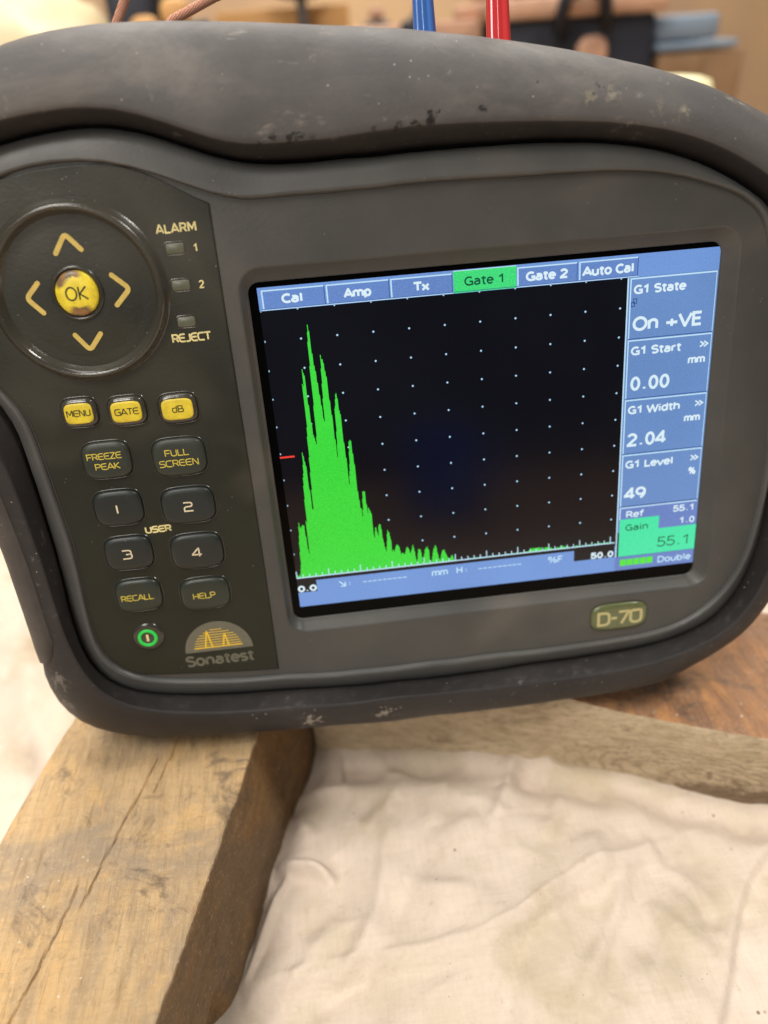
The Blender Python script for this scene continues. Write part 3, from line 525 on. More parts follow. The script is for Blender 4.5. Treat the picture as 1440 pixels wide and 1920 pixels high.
# ---- keypad
KP = [(-129.6, 46), (-128.6, 56), (-124, 64.5), (-117.5, 69.6), (-110.7, 71.8), (-102.6, 73), (-94.8, 73.4), (-88.4, 73.2), (-83.2, 72.2), (-79.4, 70.8), (-75.8, 68.9), (-72.2, 66.8), (-68.5, 64.6), (-65.7, 63.2), (-65.8, 40), (-65.8, 0), (-65.9, -32), (-66.3, -64.9), (-77, -64.2), (-88.8, -63.2), (-99, -62.2), (-105, -61.4)]
lo = [(CX+(r-.5)*c, CY+(r-.5)*s) for r, c, s in zip(R_FACE, CT, ST)]
flank = [(x, y) for x, y in lo if x < -104 and -61.5 < y < 45]
flank.sort(key=lambda p: p[1])
kp = KP+flank
cxk = sum(p[0] for p in kp)/len(kp); cyk = sum(p[1] for p in kp)/len(kp)
def inset(P, d):
    n_ = len(P); o = []
    for i in range(n_):
        a = Vector(P[i-1]); b = Vector(P[i]); c = Vector(P[(i+1) % n_]); d0 = (b-a).normalized(); d1 = (c-b).normalized()
        n0 = Vector((-d0.y, d0.x)); n1 = Vector((-d1.y, d1.x)); m = (n0+n1)
        m = m.normalized() if m.length > .1 else n0
        o.append(tuple(b+m*(d/max(m.dot(n1), .5))))
    return o
area = sum(kp[i-1][0]*kp[i][1]-kp[i][0]*kp[i-1][1] for i in range(len(kp)))
sg = 1 if area > 0 else -1
ZK = ZF+.5
mb = MB(); P0, P1, P2 = kp, inset(kp, .12*sg), inset(kp, .4*sg)
lp = lambda P, z: [(x, y, z) for x, y in P]
mb.loft([lp(P0, ZF-.2), lp(P0, ZK-.18), lp(P1, ZK-.05), lp(P2, ZK)], cap1=True)
keypad = mb.build('keypad_panel', M['keypad'], dev, True)
for p in keypad.data.polygons:
    if len(p.vertices) > 4: p.use_smooth = False
if keypad.data.polygons[-1].normal.z < 0: keypad.data.flip_normals()
def print_on(name, mat, parent, fn, label=None):
    mb = MB(); fn(mb); o = mb.build(name, mat, parent, False)
    if label: o['label'] = label
    return o
print_on('alarm_lettering', M['legend_cream'], keypad, lambda m: write(m, 'ALARM', -78.7, 57.4, 2.15, .38, ZK+.03, -69.4, K, track=.1))
print_on('reject_lettering', M['legend_cream'], keypad, lambda m: write(m, 'REJECT', -79.6, 32.3, 2.15, .40, ZK+.03, -70.1, K))
print_on('user_lettering', M['legend_cream'], keypad, lambda m: write(m, 'USER', -95.9, -17.25, 2.05, .44, ZK+.03, -88.9, K))
for s_, y_ in (('1', 52.9), ('2', 44.6)): print_on('indicator_figure', M['legend_cream'], keypad, lambda m: write(m, s_, -70.3, y_, 1.9, .32, ZK+.03, font=G, align='C'))
dome = print_on('logo_dome', M['logo_grey'], keypad, lambda m: m.add([(-82.3+9.7*math.cos(math.pi*i/40), -56+9.6*math.sin(math.pi*i/40), ZK+.03) for i in range(41)], [tuple(range(41))]))
def logo(m):
    for i, hw in enumerate((6.9, 6.7, 6.5, 6.1, 5.6, 4.9, 3.7, 1.7)):
        m.quad(-82.4-hw, -54.9+i*.83, -82.4+hw, -54.9+i*.83+(.36 if i == 0 else .2), ZK+.06)
    stroke(m, [(-86.1, -54.75), (-85.1, -49.4), (-85.0, -49.4), (-84.0, -54.75)], .38, ZK+.08); stroke(m, [(-81.0, -54.75), (-80.2, -50.7), (-80.1, -50.7), (-79.3, -54.75)], .38, ZK+.08)
print_on('logo_emblem', M['logo_yellow'], keypad, logo)
print_on('logo_lettering', M['logo_grey'], keypad, lambda m: write(m, 'Sonatest', -92.5, -60.7, 3.7, .72, ZK+.03, -72.7, G))
# navigation pad: raised rim, disc, four arrows
NX, NY = -99.0, 46.0
circ = lambda r, z, n_=96: [(NX+r*math.cos(2*math.pi*i/n_), NY+r*math.sin(2*math.pi*i/n_), z) for i in range(n_)]
nav = MB().loft([circ(21.2, ZK-.1), circ(20.7, ZK+.25), circ(20.0, ZK+1.5), circ(19.6, ZK+2.0), circ(19.1, ZK+2.15), circ(18.7, ZK+1.95), circ(18.2, ZK+1.3), circ(17.3, ZK-.2), circ(17.0, ZK-.45)]).build('navigation_rim', M['gloss'], dev)
disc = MB().loft([circ(17.3, ZK-.7), circ(17.1, ZK-.3), circ(16.7, ZK-.1), circ(15, ZK+.0), circ(6.5, ZK+.1)], cap1=True).build('navigation_disc', M['keypad'], dev)
for P in ([(-102.3, 55.2), (-99.4, 59.3), (-96.4, 55.6)], [(-90.8, 49.4), (-87.2, 46.0), (-90.9, 42.5)], [(-108, 49), (-111.3, 45.8), (-108.2, 42.2)], [(-102.2, 36.4), (-99.4, 32.5), (-96.2, 36.2)]):
    q = rc(P[0], (P[1][0], P[1][1], 1.2), P[2]); mb = MB()
    for k_, (w_, z_) in enumerate(((1.15, ZK+.16),)): stroke(mb, q, w_, z_)
    for e_ in (q[0], q[-1]):
        mb.add([(e_[0]+.575*math.cos(2*math.pi*i/14), e_[1]+.575*math.sin(2*math.pi*i/14), ZK+.155) for i in range(14)], [tuple(range(14))])
    mb.build('arrow_mark', M['arrow'], disc, False)
ell = lambda cx, cy, rx, ry, z, n_=56: [(cx+rx*math.cos(2*math.pi*i/n_), cy+ry*math.sin(2*math.pi*i/n_), z) for i in range(n_)]
okb = MB().loft([ell(-99.4, 46, 6.2, 6.5, ZK-.2), ell(-99.4, 46, 6.1, 6.4, ZK+.3), ell(-99.4, 46, 5.7, 6.0, ZK+.75), ell(-99.4, 46, 5.3, 5.6, ZK+.6), ell(-99.4, 46, 5.0, 5.3, ZK-.1)]).build('button_collar', M['gloss'], dev)
okc = MB().loft([ell(-99.4, 46, 5.0, 5.3, ZK), ell(-99.4, 46, 4.9, 5.2, ZK+.7), ell(-99.4, 46, 4.5, 4.8, ZK+1.1), ell(-99.4, 46, 3.4, 3.7, ZK+1.3), ell(-99.4, 46, 2, 2.2, ZK+1.34)], cap1=True).build('ok_button', M['ok'], dev)
okc['label'] = 'round worn yellow button reading OK'
print_on('legend', M['legend_dark'], okc, lambda m: write(m, 'OK', -102.0, 44.4, 3.3, .36, ZK+1.4, -96.7, G))
# keys
def key(cx, cy, w, h, body, lines, cap, legend, label, yellow=None, e=3.6, sw=.3):
    sqz = lambda f, z, g=0: [(x, y, z) for x, y in squircle(cx, cy, w*f+g, h*f+g, e)]
    k = MB().loft([sqz(1, ZK-.2), sqz(1, ZK+.35), sqz(.975, ZK+.75), sqz(.93, ZK+1.05), sqz(.86, ZK+1.2), sqz(.7, ZK+1.26)], cap1=True).build('key', M[body], dev)
    k['label'] = label
    MB().loft([sqz(1, ZK-.1, 1.0), sqz(1, ZK+.16, .75), sqz(1, ZK+.26, .45), sqz(1, ZK+.12, .15), sqz(1, ZK-.15, .06)]).build('key_collar', M['gloss'], k)
    zt = ZK+1.3
    if yellow:
        yq = lambda f, z: [(x, y, z) for x, y in squircle(cx-.1, cy-.05, (w-1.9)*f, (h-2.2)*f, 4.2)]
        MB().loft([yq(1, ZK+1.0), yq(1, ZK+1.28), yq(.95, ZK+1.4), yq(.8, ZK+1.43)], cap1=True).build('key_cap', M[yellow], k); zt = ZK+1.48
    def f(m):
        for s_, x0, x1, y in lines: write(m, s_, x0, y, cap, sw, zt, x1, K)
    print_on('legend', M[legend], k, f)
key(-105.3, 17.5, 8.8, 7.4, 'gloss', [('MENU', -108.4, -102.4, 16.7)], 1.75, 'legend_dark', 'worn yellow key reading MENU', 'yellow_worn', sw=.24)
key(-93.7, 16.8, 9.4, 7.5, 'gloss', [('GATE', -96.7, -90.7, 15.95)], 1.75, 'legend_dark', 'clean yellow key reading GATE', 'yellow', sw=.24)
key(-81.1, 16.2, 9.7, 7.6, 'gloss', [('dB', -82.6, -79.6, 15.35)], 1.8, 'legend_dark', 'scuffed yellow key reading dB', 'yellow_worn', sw=.24)
key(-101.4, 4.5, 12.3, 9.9, 'key_dark', [('FREEZE', -106.2, -97.3, 4.95), ('PEAK', -104.6, -98.2, 2.2)], 1.8, 'legend_yellow', 'dark key reading FREEZE PEAK', sw=.26)
key(-83.1, 3.4, 13.6, 10.2, 'key_dark', [('FULL', -86.6, -80.4, 3.95), ('SCREEN', -88.4, -78.2, 1.15)], 1.85, 'legend_yellow', 'dark key reading FULL SCREEN', sw=.26)
key(-101.3, -8.9, 12.7, 9.9, 'key_black', [('1', -101.9, -101.1, -10.3)], 2.7, 'legend_ivory', 'black key numbered 1', sw=.42)
key(-83.2, -10.2, 14.0, 10.2, 'key_black', [('2', -84.5, -81.8, -11.7)], 2.8, 'legend_ivory', 'black key numbered 2', sw=.38)
key(-101.3, -22.2, 12.8, 9.9, 'key_black', [('3', -103.0, -100.2, -23.6)], 2.8, 'legend_ivory', 'black key numbered 3', sw=.38)
key(-83.2, -23.8, 14.1, 10.5, 'key_black', [('4', -84.6, -81.8, -25.2)], 2.8, 'legend_ivory', 'black key numbered 4', sw=.38)
key(-101.2, -35.2, 12.6, 9.9, 'key_dark', [('RECALL', -106.0, -97.1, -36.4)], 1.85, 'legend_yellow', 'dark key reading RECALL', sw=.26)
key(-83.2, -37.0, 13.6, 9.8, 'key_dark', [('HELP', -86.6, -80.3, -38.1)], 1.9, 'legend_yellow', 'dark key reading HELP', sw=.26)
pw = MB().loft([ell(-101.3, -48.8, 4.5, 4.5, ZK-.1), ell(-101.3, -48.8, 4.3, 4.3, ZK+.4), ell(-101.3, -48.8, 3.7, 3.7, ZK+.65), ell(-101.3, -48.8, 2.9, 2.9, ZK+.5)], cap1=True).build('power_button', M['gloss'], dev)
MB().loft([ell(-101.5, -49, 2.75, 2.75, ZK+.45), ell(-101.5, -49, 2.72, 2.72, ZK+.7), ell(-101.5, -49, 2.35, 2.35, ZK+.85), ell(-101.5, -49, 1.9, 1.9, ZK+.75), ell(-101.5, -49, 1.85, 1.85, ZK+.45)]).build('glowing_ring', M['green_ring'], pw)['label'] = 'glowing green ring round the power mark'
print_on('power_mark', M['legend_cream'], pw, lambda m: m.quad(-101.85, -50.1, -101.15, -47.9, ZK+.56))
for x, y in ((-75.1, 54.0), (-75.2, 45.7), (-75.4, 37.1)):
    rr_ = lambda g, z: [(a, b, z) for a, b in rrect(x, y, 4.3+g, 2.35+g, .6+g*.4, 4)]
    l = MB().loft([rr_(1.0, ZK-.05), rr_(.6, ZK+.14), rr_(.3, ZK+.05), rr_(.25, ZK-.1)]).build('indicator_frame', M['gloss'], dev)
    MB().loft([rr_(.1, ZK-.1), rr_(0, ZK+.12), rr_(-.4, ZK+.22)], cap1=True).build('indicator_lens', M['led'], l)
bx, by = 36.9, -60.6
bq = lambda f, z, g=0: [(x, y, z) for x, y in squircle(bx, by, 17.4*f+g, 9.0*f+g, 3.6)]
badge = MB().loft([bq(1, ZF-.2), bq(1, ZF+.25), bq(.97, ZF+.55), bq(.9, ZF+.8), bq(.7, ZF+.9)], cap1=True).build('model_badge', M['badge'], dev)
badge['label'] = 'olive badge reading D-70 below the display'
print_on('badge_lettering', M['badge_text'], badge, lambda m: write(m, 'D-70', 29.9, -63.2, 4.9, .85, ZF+.95, 43.9, K))
MB().loft([bq(1, ZF-.05, .9), bq(1, ZF+.12, .5), bq(1, ZF-.1, .1)]).build('badge_rim', M['gloss'], badge)
# ------------------------------------------------------------------ timber, cloth and bench
def m_wood(name, a, b, c, grey, along, ringsc=1.0, gloss=.62, dirtamt=.7, speck=.5, rub=.35):
    """weathered timber; along = angle of the grain about z"""
    t = NT(name); mp = t.mapping((1, .12, 1), (0, 0, along)); mp2 = t.mapping((1, .35, 1), (0, 0, along))
    g = t.noise(300*ringsc, 6, .65, .6, mp); g2 = t.noise(90*ringsc, 5, .6, 1.0, mp2)
    col = t.mix(t.ramp(g, .3, .72), a, b); col = t.mix(t.ramp(g2, .46, .66, 0, .65), col, c)
    saw = t.noise(620, 4, .6, .3, t.mapping((.18, 1, 1), (0, 0, along+.35)))                 # saw marks across the grain
    col = t.mix(t.ramp(saw, .45, .75, 0, .35), col, tuple(x*.6 for x in a[:3])+(1,))
    col = t.mix(t.ramp(t.noise(20, 6, .64, .6), .42, .62, 0, dirtamt), col, grey)                   # greyed patches
    col = t.mix(t.ramp(t.noise(44, 7, .7, .8, t.mapping(loc=(.2, .1, 0))), .54, .66, 0, .72), col, srgb(98, 86, 76))
    col = t.mix(t.ramp(t.noise(150, 6, .75, .6), .57, .72, 0, .5), col, srgb(84, 70, 56))
    col = t.mix(t.ramp(t.noise(800, 5, .75), .52, .72, 0, rub), col, srgb(222, 204, 172))
    fib = t.noise(1100, 5, .75, .3, t.mapping((1, .07, 1), (0, 0, along))); col = t.mix(t.ramp(fib, .5, .72, 0, .5), col, tuple(x*.42 for x in b[:3])+(1,))
    v = t.voro(300); s = t.math('MULTIPLY', t.ramp(v, .13, .06), t.ramp(t.noise(60, 2), .56, .62)); col = t.mix(t.math('MULTIPLY', s, speck), col, srgb(240, 232, 216))
    h = t.math('ADD', t.math('MULTIPLY', saw, .9), t.math('ADD', t.math('MULTIPLY', g, .5), t.math('ADD', fib, t.noise(1300, 5, .75))))
    t.bump(h, .55, .0008)
    return t.done(col, t.ramp(t.noise(60, 4), .3, .7, gloss-.1, gloss+.15), .3)
wood1 = m_wood('weathered_tan_timber', srgb(210, 178, 134), srgb(186, 154, 112), srgb(224, 182, 124), srgb(152, 138, 122), math.radians(13), dirtamt=.72)
wood1_shaded = m_wood('weathered_timber_shaded_side', srgb(150, 120, 84), srgb(122, 94, 62), srgb(156, 120, 76), srgb(112, 94, 74), math.radians(13), .8, .7)  # darker copy of the timber: shade of the right side put into the colour
BZ = 48.0
LEFT_E = [(-126, 52), (-105.1, 143.6), (-95.5, 185.7), (-70.4, 296)]
RIDGE = [(-63.2, 50), (-53.4, 88.9), (-33.1, 169.9), (-2.9, 290)]
BASE = [(-62, 50), (-48.4, 110.1), (-39.7, 133.5), (-34, 155.7), (-28.2, 173.7), (-21.7, 194.1), (4, 290)]
CRACKS = [([(-56, 183), (-58.2, 173.9), (-60.1, 165.4), (-62.1, 158.3), (-63.8, 151)], .22, 1.0), ([(-63.4, 168), (-66.8, 155.5), (-69.1, 148.2), (-71.6, 139), (-73.8, 131.8), (-75.4, 125.7), (-77.8, 117)], .27, 1.4), ([(-77.6, 130.6), (-79.7, 122.3), (-82.1, 112.4), (-83.3, 107.8), (-84.6, 102.3), (-86.6, 95.6), (-89, 88), (-94, 70)], .27, 1.3)]
def xat(P, y): P = np.array(P); return np.interp(y, P[:, 1], P[:, 0])
ys = np.concatenate([np.arange(52, 86, 2.0), np.arange(86, 190, .7), np.arange(190, 286, 2.2)])
nt, ns_ = 190, 34
jit = .22*fbm(ys/7, ys*0, 3, 4)+.14*vnoise(ys/1.9, ys*0, 9)
xl, xr, xb = xat(LEFT_E, ys)+.3*fbm(ys/11, ys*0+5, 3, 8), xat(RIDGE, ys)+jit, xat(BASE, ys)+.5*fbm(ys/13, ys*0+3, 3, 2)
u = np.linspace(0, 1, nt)
TX = xl[:, None]*(1-u)+xr[:, None]*u; TY = np.repeat(ys[:, None], nt, 1)
TZ = BZ+.42*fbm(TX/9, TY/26, 4, 11)+.16*fbm(TX/1.7, TY/5, 3, 21)
for P, w_, dp in CRACKS:
    d, sd, tt = polydist(TX+.22*fbm(TX/3, TY/3, 2, 5), TY, P)
    TZ -= dp*np.exp(-(d/w_)**2)*np.clip(np.minimum(tt, 1-tt)*9, 0, 1)
    TZ += .25*np.exp(-(d/(w_*3))**2)*(sd > 0)
ew = 1.3                                                                # worn arrises
dl = (TX-xl[:, None]); dr = (xr[:, None]-TX)
TZ -= 1.0*np.clip(1-dl/ew, 0, 1)**2+(.8+.6*vnoise(TY/6, TX*0, 3))*np.clip(1-dr/ew, 0, 1)**2
sv = np.linspace(0, 1, ns_)[1:]
SX = xr[:, None]*(1-sv)+xb[:, None]*sv; SZ0 = TZ[:, -1][:, None]
SZ = SZ0*(1-sv)+(-1.0)*sv; SY = np.repeat(ys[:, None], ns_-1, 1)
SX += (.7*fbm(SY/18, SZ/9, 4, 31)+.2*fbm(SY/4, SZ/2, 2, 13))*np.sin(np.pi*sv)**.5
notch = np.exp(-((SY-108)/4.2)**2)*sstep(.62, .8, np.broadcast_to(sv, SX.shape)); SX -= 4.5*notch
LX = np.repeat(xl[:, None], 8, 1)-np.linspace(1.2, 0, 8)*0; LZ = TZ[:, 0][:, None]*np.linspace(0, 1, 8)+(-1)*(1-np.linspace(0, 1, 8))
LX = LX+.6*fbm(np.repeat(ys[:, None], 8, 1)/15, LZ/8, 3, 17)
GX = np.concatenate([LX[:, :-1], TX, SX], 1); GY = np.concatenate([np.repeat(ys[:, None], 7, 1), TY, SY], 1); GZ = np.concatenate([LZ[:, :-1], TZ, SZ], 1)
nr, nc = GX.shape; ids = np.arange(nr*nc).reshape(nr, nc)
F = np.stack([ids[:-1, :-1], ids[:-1, 1:], ids[1:, 1:], ids[1:, :-1]], -1).reshape(-1, 4)
kidx = np.repeat((np.arange(nc-1) >= 7+nt-2)[None], nr-1, 0).reshape(-1).astype(int)
caps = [tuple(ids[0, ::-1]), tuple(ids[-1])]
beam1 = mesh_obj('timber_beam', np.stack([GX, GY, GZ], -1).reshape(-1, 3), [tuple(f) for f in F[:, ::-1]]+caps, [wood1, wood1_shaded], None, True, list(kidx)+[1, 1], sharp=38)
tag(beam1, 'weathered tan timber beam with long cracks, running from the lower left corner under the instrument', 'timber beam')
# second beam, lying crosswise under the right half
wood2t = m_wood('oily_brown_timber_top', srgb(206, 148, 98), srgb(156, 106, 70), srgb(244, 170, 88), srgb(126, 104, 90), math.radians(90-25), 1.3, .36, .6, .9)
def m_grey_face():
    t = NT('grey_timber_knotted'); mp = t.mapping((.22, 1, 1.5), (0, 0, math.radians(25)))
    k = t.n('ShaderNodeVectorMath', operation='SUBTRACT'); t.link(t.co, k.inputs[0]); k.inputs[1].default_value = (.107, .152, .02)
    mk = t.mapping((.42, .42, 1.5), src=k.outputs[0])
    kd = t.n('ShaderNodeVectorMath', operation='LENGTH'); t.link(mk, kd.inputs[0])
    ph = t.math('ADD', t.math('MULTIPLY', kd.outputs['Value'], 2300), t.math('MULTIPLY', t.noise(90, 6, .7, .8), 30))
    ringw = t.ramp(t.math('SINE', ph), .1, .95)
    near = t.ramp(kd.outputs['Value'], .026, .012)
    g = t.noise(300, 5, .65, .8, mp)
    gw = g
    fib = t.noise(900, 5, .75, .4, mp)
    c = t.mix(t.ramp(g, .3, .7), srgb(204, 184, 154), srgb(176, 156, 126)); c = t.mix(t.math('MULTIPLY', t.math('MULTIPLY', ringw, near), .4), c, srgb(96, 78, 58))
    c = t.mix(t.ramp(t.noise(45, 5, .65, .6, mp), .55, .72, 0, .5), c, srgb(98, 80, 58))
    for p, r in (((.0607, .169, .0425), .0042), ((.0640, .1685, .0405), .003), ((.0845, .1618, .037), .003), ((.1105, .1530, .022), .0036), ((.070, .1665, .026), .0028)):
        q = t.math('SUBTRACT', t.math('DIVIDE', t.dist(p), r), t.math('MULTIPLY', t.math('SUBTRACT', t.noise(420, 6, .75), .54), 4.6)); c = t.mix(t.ramp(q, .8, .3, 0, .5), c, srgb(84, 66, 48))
    c = t.mix(t.ramp(fib, .46, .72, 0, .55), c, srgb(104, 86, 64))
    sp_ = t.n('ShaderNodeSeparateXYZ'); t.link(t.co, sp_.inputs[0])                       # damp stain along the lower edge, spreading towards the far end
    st = t.math('ADD', t.math('SUBTRACT', .0155, sp_.outputs[2]), t.math('ADD', t.math('MULTIPLY', t.math('SUBTRACT', sp_.outputs[0], .095), .22), t.math('MULTIPLY', t.math('SUBTRACT', t.noise(160, 6, .7), .5), .022)))
    c = t.mix(t.ramp(st, -.001, .004, 0, .7), c, srgb(88, 66, 50))
    crk = t.noise(130, 6, .7, 1.2, t.mapping((.10, 1, 1.6), (0, 0, math.radians(25)))); c = t.mix(t.ramp(crk, .60, .70, 0, .6), c, srgb(92, 74, 54))
    t.bump(t.math('ADD', g, fib), .5, .0008)
    return t.done(c, .68, .25)
wood2f = m_grey_face()
A0, A1 = np.array([-19., 201.9]), np.array([230., 107.2]); dv = (A1-A0)/np.linalg.norm(A1-A0); nv = np.array([-dv[1], dv[0]])
L_ = np.linalg.norm(A1-A0); s_ = np.linspace(0, L_, 300); depth = 62
wob = .7*fbm(s_/30, s_*0, 3, 41)+.3*fbm(s_/4, s_*0, 2, 42)
TOPL = np.interp(A0[0]+s_*dv[0], [50, 66, 82, 97, 112, 200], [48.4, 47, 44.2, 43, 42.5, 42.5])
prof = []
for q in np.linspace(0, 1, 22): prof.append(('f', q))
for q in np.linspace(0, 1, 40)[1:]: prof.append(('t', q))
for q in np.linspace(0, 1, 4)[1:]: prof.append(('b', q))
V = np.zeros((len(s_), len(prof), 3))
for j, (k_, q) in enumerate(prof):
    if k_ == 'f': off = .9*fbm(s_/22, q*3+0*s_, 4, 51)*math.sin(math.pi*q); z = -1+(TOPL+1)*q-.5*sstep(.85, 1, np.full(s_.shape, q)); off = off*.6+wob*.6+.9*sstep(.9, 1.0, q)
    elif k_ == 't': off = wob*.6+.9+q*(depth-1); z = TOPL-.5+.5*min(1, q*14)+.5*fbm(s_/16, q*8+0*s_, 4, 61)*min(1, q*6)+.25*fbm(s_/3, q*22+0*s_, 3, 62)*min(1, q*6)
    else: off = wob*.6+.9+depth-1; z = TOPL*(1-q)-1*q
    P = A0+s_[:, None]*dv+np.asarray(off)[:, None]*nv if np.ndim(off) else A0+s_[:, None]*dv+off*nv
    V[:, j, :2] = P; V[:, j, 2] = z
nr, nc = V.shape[:2]; ids = np.arange(nr*nc).reshape(nr, nc)
F = np.stack([ids[:-1, :-1], ids[1:, :-1], ids[1:, 1:], ids[:-1, 1:]], -1).reshape(-1, 4)
kidx = np.repeat((np.arange(nc-1) >= 21).astype(int)[None], nr-1, 0).reshape(-1)
beam2 = mesh_obj('timber_beam', V.reshape(-1, 3), [tuple(f) for f in F]+[tuple(ids[0]), tuple(ids[-1, ::-1])], [wood2f, wood2t], None, True, list(kidx)+[0, 0], sharp=38)
tag(beam2, 'grey-faced timber beam with an oily rust-brown top, lying crosswise under the right of the instrument', 'timber beam')
# drop cloth
def m_cloth():
    t = NT('cream_cotton_cloth')
    c = t.mix(t.ramp(t.noise(14, 5, .6), .35, .7), srgb(216, 200, 185), srgb(206, 190, 170))
    c = t.mix(t.ramp(t.noise(30, 5, .62, .4), .48, .70, 0, .5), c, srgb(176, 160, 126))
    c = t.mix(t.ramp(t.noise(240, 6, .75), .56, .74, 0, .35), c, srgb(160, 142, 116))
    thr = t.math('ADD', t.noise(950, 3, .6, 0, t.mapping((1, .05, 1), (0, 0, .25))), t.noise(950, 3, .6, 0, t.mapping((.05, 1, 1), (0, 0, .25))))
    c = t.mix(t.ramp(thr, .85, 1.2, 0, .09), c, srgb(150, 132, 110))
    v = t.voro(150); s = t.math('MULTIPLY', t.ramp(v, .095, .04), t.ramp(t.noise(36, 3), .55, .62)); c = t.mix(t.math('MULTIPLY', s, .75), c, srgb(92, 76, 56))
    v = t.voro(420, t.mapping(loc=(.3, .1, 0))); s = t.math('MULTIPLY', t.ramp(v, .12, .05), t.ramp(t.noise(50, 3), .56, .64)); c = t.mix(t.math('MULTIPLY', s, .5), c, srgb(120, 100, 76))
    for p in ((.0745, .1145, .006), (.062, .101, .005)): c = t.mix(t.ramp(t.math('DIVIDE', t.dist(p), .0011), 1, .4, 0, .5), c, srgb(214, 92, 84))
    th = t.math('MULTIPLY', thr, 1.6)
    t.bump(t.math('ADD', th, t.math('MULTIPLY', t.noise(190, 5, .65, .8), 2.2)), .18, .0004)
    t.b.inputs['Sheen Weight'].default_value = .15
    return t.done(c, .9, .15)
gx = np.concatenate([np.linspace(-520, -262, 40)[:-1], np.arange(-262, -70, 2.4), np.arange(-70, 150, .8), np.linspace(152, 520, 60)])
gy = np.concatenate([np.linspace(-160, 56, 24)[:-1], np.arange(56, 205, .8), np.linspace(206, 420, 70)])
X, Y = np.meshgrid(gx, gy)
base = 13*sstep(-45, 45, X)*sstep(40, 130, Y+.35*X)
Z = base+3.0*fbm(X/55+.3*vnoise(X/40, Y/40, 77), Y/48, 3, 71)+.22*fbm(X/20, Y/16, 2, 72)
rid = 1-np.abs(fbm(X/46+Y/90, Y/60-X/120, 3, 75)); Z += 3.2*np.clip(rid-.62, 0, 1)**1.2*1.6
far = sstep(-95, -130, X); Z += far*(7.5*fbm((X+Y*.55)/34, (Y-X*.5)/90, 3, 81)+1.2*fbm(X/13, Y/17, 2, 83))
def crease(P, amp, w, step=0.0, sw=3.2):
    global Z
    P = [np.array(p, float) for p in P]
    for _ in range(2): P = [P[0]]+[q for a, b in zip(P, P[1:]) for q in (a*.75+b*.25, a*.25+b*.75)]+[P[-1]]
    d, sd, tt = polydist(X, Y, P); e = np.clip(np.minimum(tt, 1-tt)*3.2, 0, 1); d = d*(1+.25*vnoise(X/9, Y/9, 61))
    Z = Z+1.5*amp*np.exp(-(d/(w*1.2))**2)*e+1.3*step*e*np.where(sd > 0, np.exp(-d/16.0)*sstep(0, sw, d), 0)
crease([(-44, 108), (-38.5, 113.5), (-31, 115.4), (-17, 115.5), (24, 112), (36, 116), (43, 119), (50.6, 122.6), (60, 126.6), (76, 129.5), (87.5, 132), (106, 139), (121, 143.5)], 2.2, 2.0, 3.6)
crease([(54, 180), (50, 171), (44, 159), (35.2, 144)], 1.9, 2.2); crease([(74, 128), (67, 117.5), (57, 105), (46, 92)], 1.4, 2.2)
crease([(-26.5, 107), (-14, 112.4), (-4, 124.5), (.5, 135), (3, 151), (9, 166)], 1.5, 2.6); crease([(-34, 153), (-27, 150.5), (-20, 149), (-14, 141)], 3.0, 1.5); crease([(-29, 150), (-33, 142), (-40, 128), (-44, 118)], 2.4, 1.3)
crease([(6, 138), (16, 130), (28, 128)], 1.3, 2.6); crease([(62, 158), (60, 150), (52, 140)], 1.1, 2.4); crease([(88, 100), (80, 108), (76, 118)], 1.2, 3)
fr = random.Random(12)
for i in range(34):                                                     # many small soft folds, mostly fanning out from the corner of the beams
    x0, y0 = fr.uniform(-40, 130), fr.uniform(80, 190); a_ = math.radians(fr.choice([fr.uniform(20, 60), fr.uniform(60, 120), fr.uniform(-10, 25)])); ln = fr.uniform(10, 46); bend = fr.uniform(-.5, .5)
    crease([(x0+math.cos(a_+bend*(t_-.5))*ln*(t_-.5), y0+math.sin(a_+bend*(t_-.5))*ln*(t_-.5)) for t_ in (0, .25, .5, .75, 1)], fr.uniform(.4, 1.25)*fr.choice([1, 1, -1]), fr.uniform(1.8, 5.0), fr.uniform(0, .6))
FP = [np.array(p, float) for p in [(140, 138), (121, 129), (110, 120.5), (104, 113.5), (97.5, 105), (92, 96.5), (86, 88), (75, 74)]]
for _ in range(2): FP = [FP[0]]+[q for a_, b_ in zip(FP, FP[1:]) for q in (a_*.75+b_*.25, a_*.25+b_*.75)]+[FP[-1]]
d, sd, tt = polydist(X, Y, FP)
Z += 3.0*np.where(sd < 0, sstep(0, 3.0, d)*np.exp(-d/30), 0)
# the sheet sags in front of the crosswise beam
dB = -((X-A0[0])*nv[0]+(Y-A0[1])*nv[1]); Z += np.where(X > -10, -3.0*np.exp(-((dB-9)/5.5)**2)*(1+.6*vnoise(X/9, Y*0, 91))+1.0*np.exp(-((dB-18)/5)**2), 0)
dL, _, _ = polydist(X, Y, BASE); Z = Z+.06*fbm(X/7, Y/7, 2, 95)-np.where(X > -75, 4.5*np.exp(-(dL/5.0)**2)*(1+.4*vnoise(Y/9, X*0, 97)), 0)
Z = np.where(Z < -2.0, -2.0+(Z+2.0)*.25, Z)
ids = np.arange(Z.size).reshape(Z.shape); F = np.stack([ids[:-1, :-1], ids[:-1, 1:], ids[1:, 1:], ids[1:, :-1]], -1).reshape(-1, 4)
cloth = mesh_obj('drop_cloth', np.stack([X, Y, Z], -1).reshape(-1, 3), F.tolist(), m_cloth())
tag(cloth, 'creased cream cotton drop cloth spread under the timber beams, speckled with dirt', 'drop cloth')
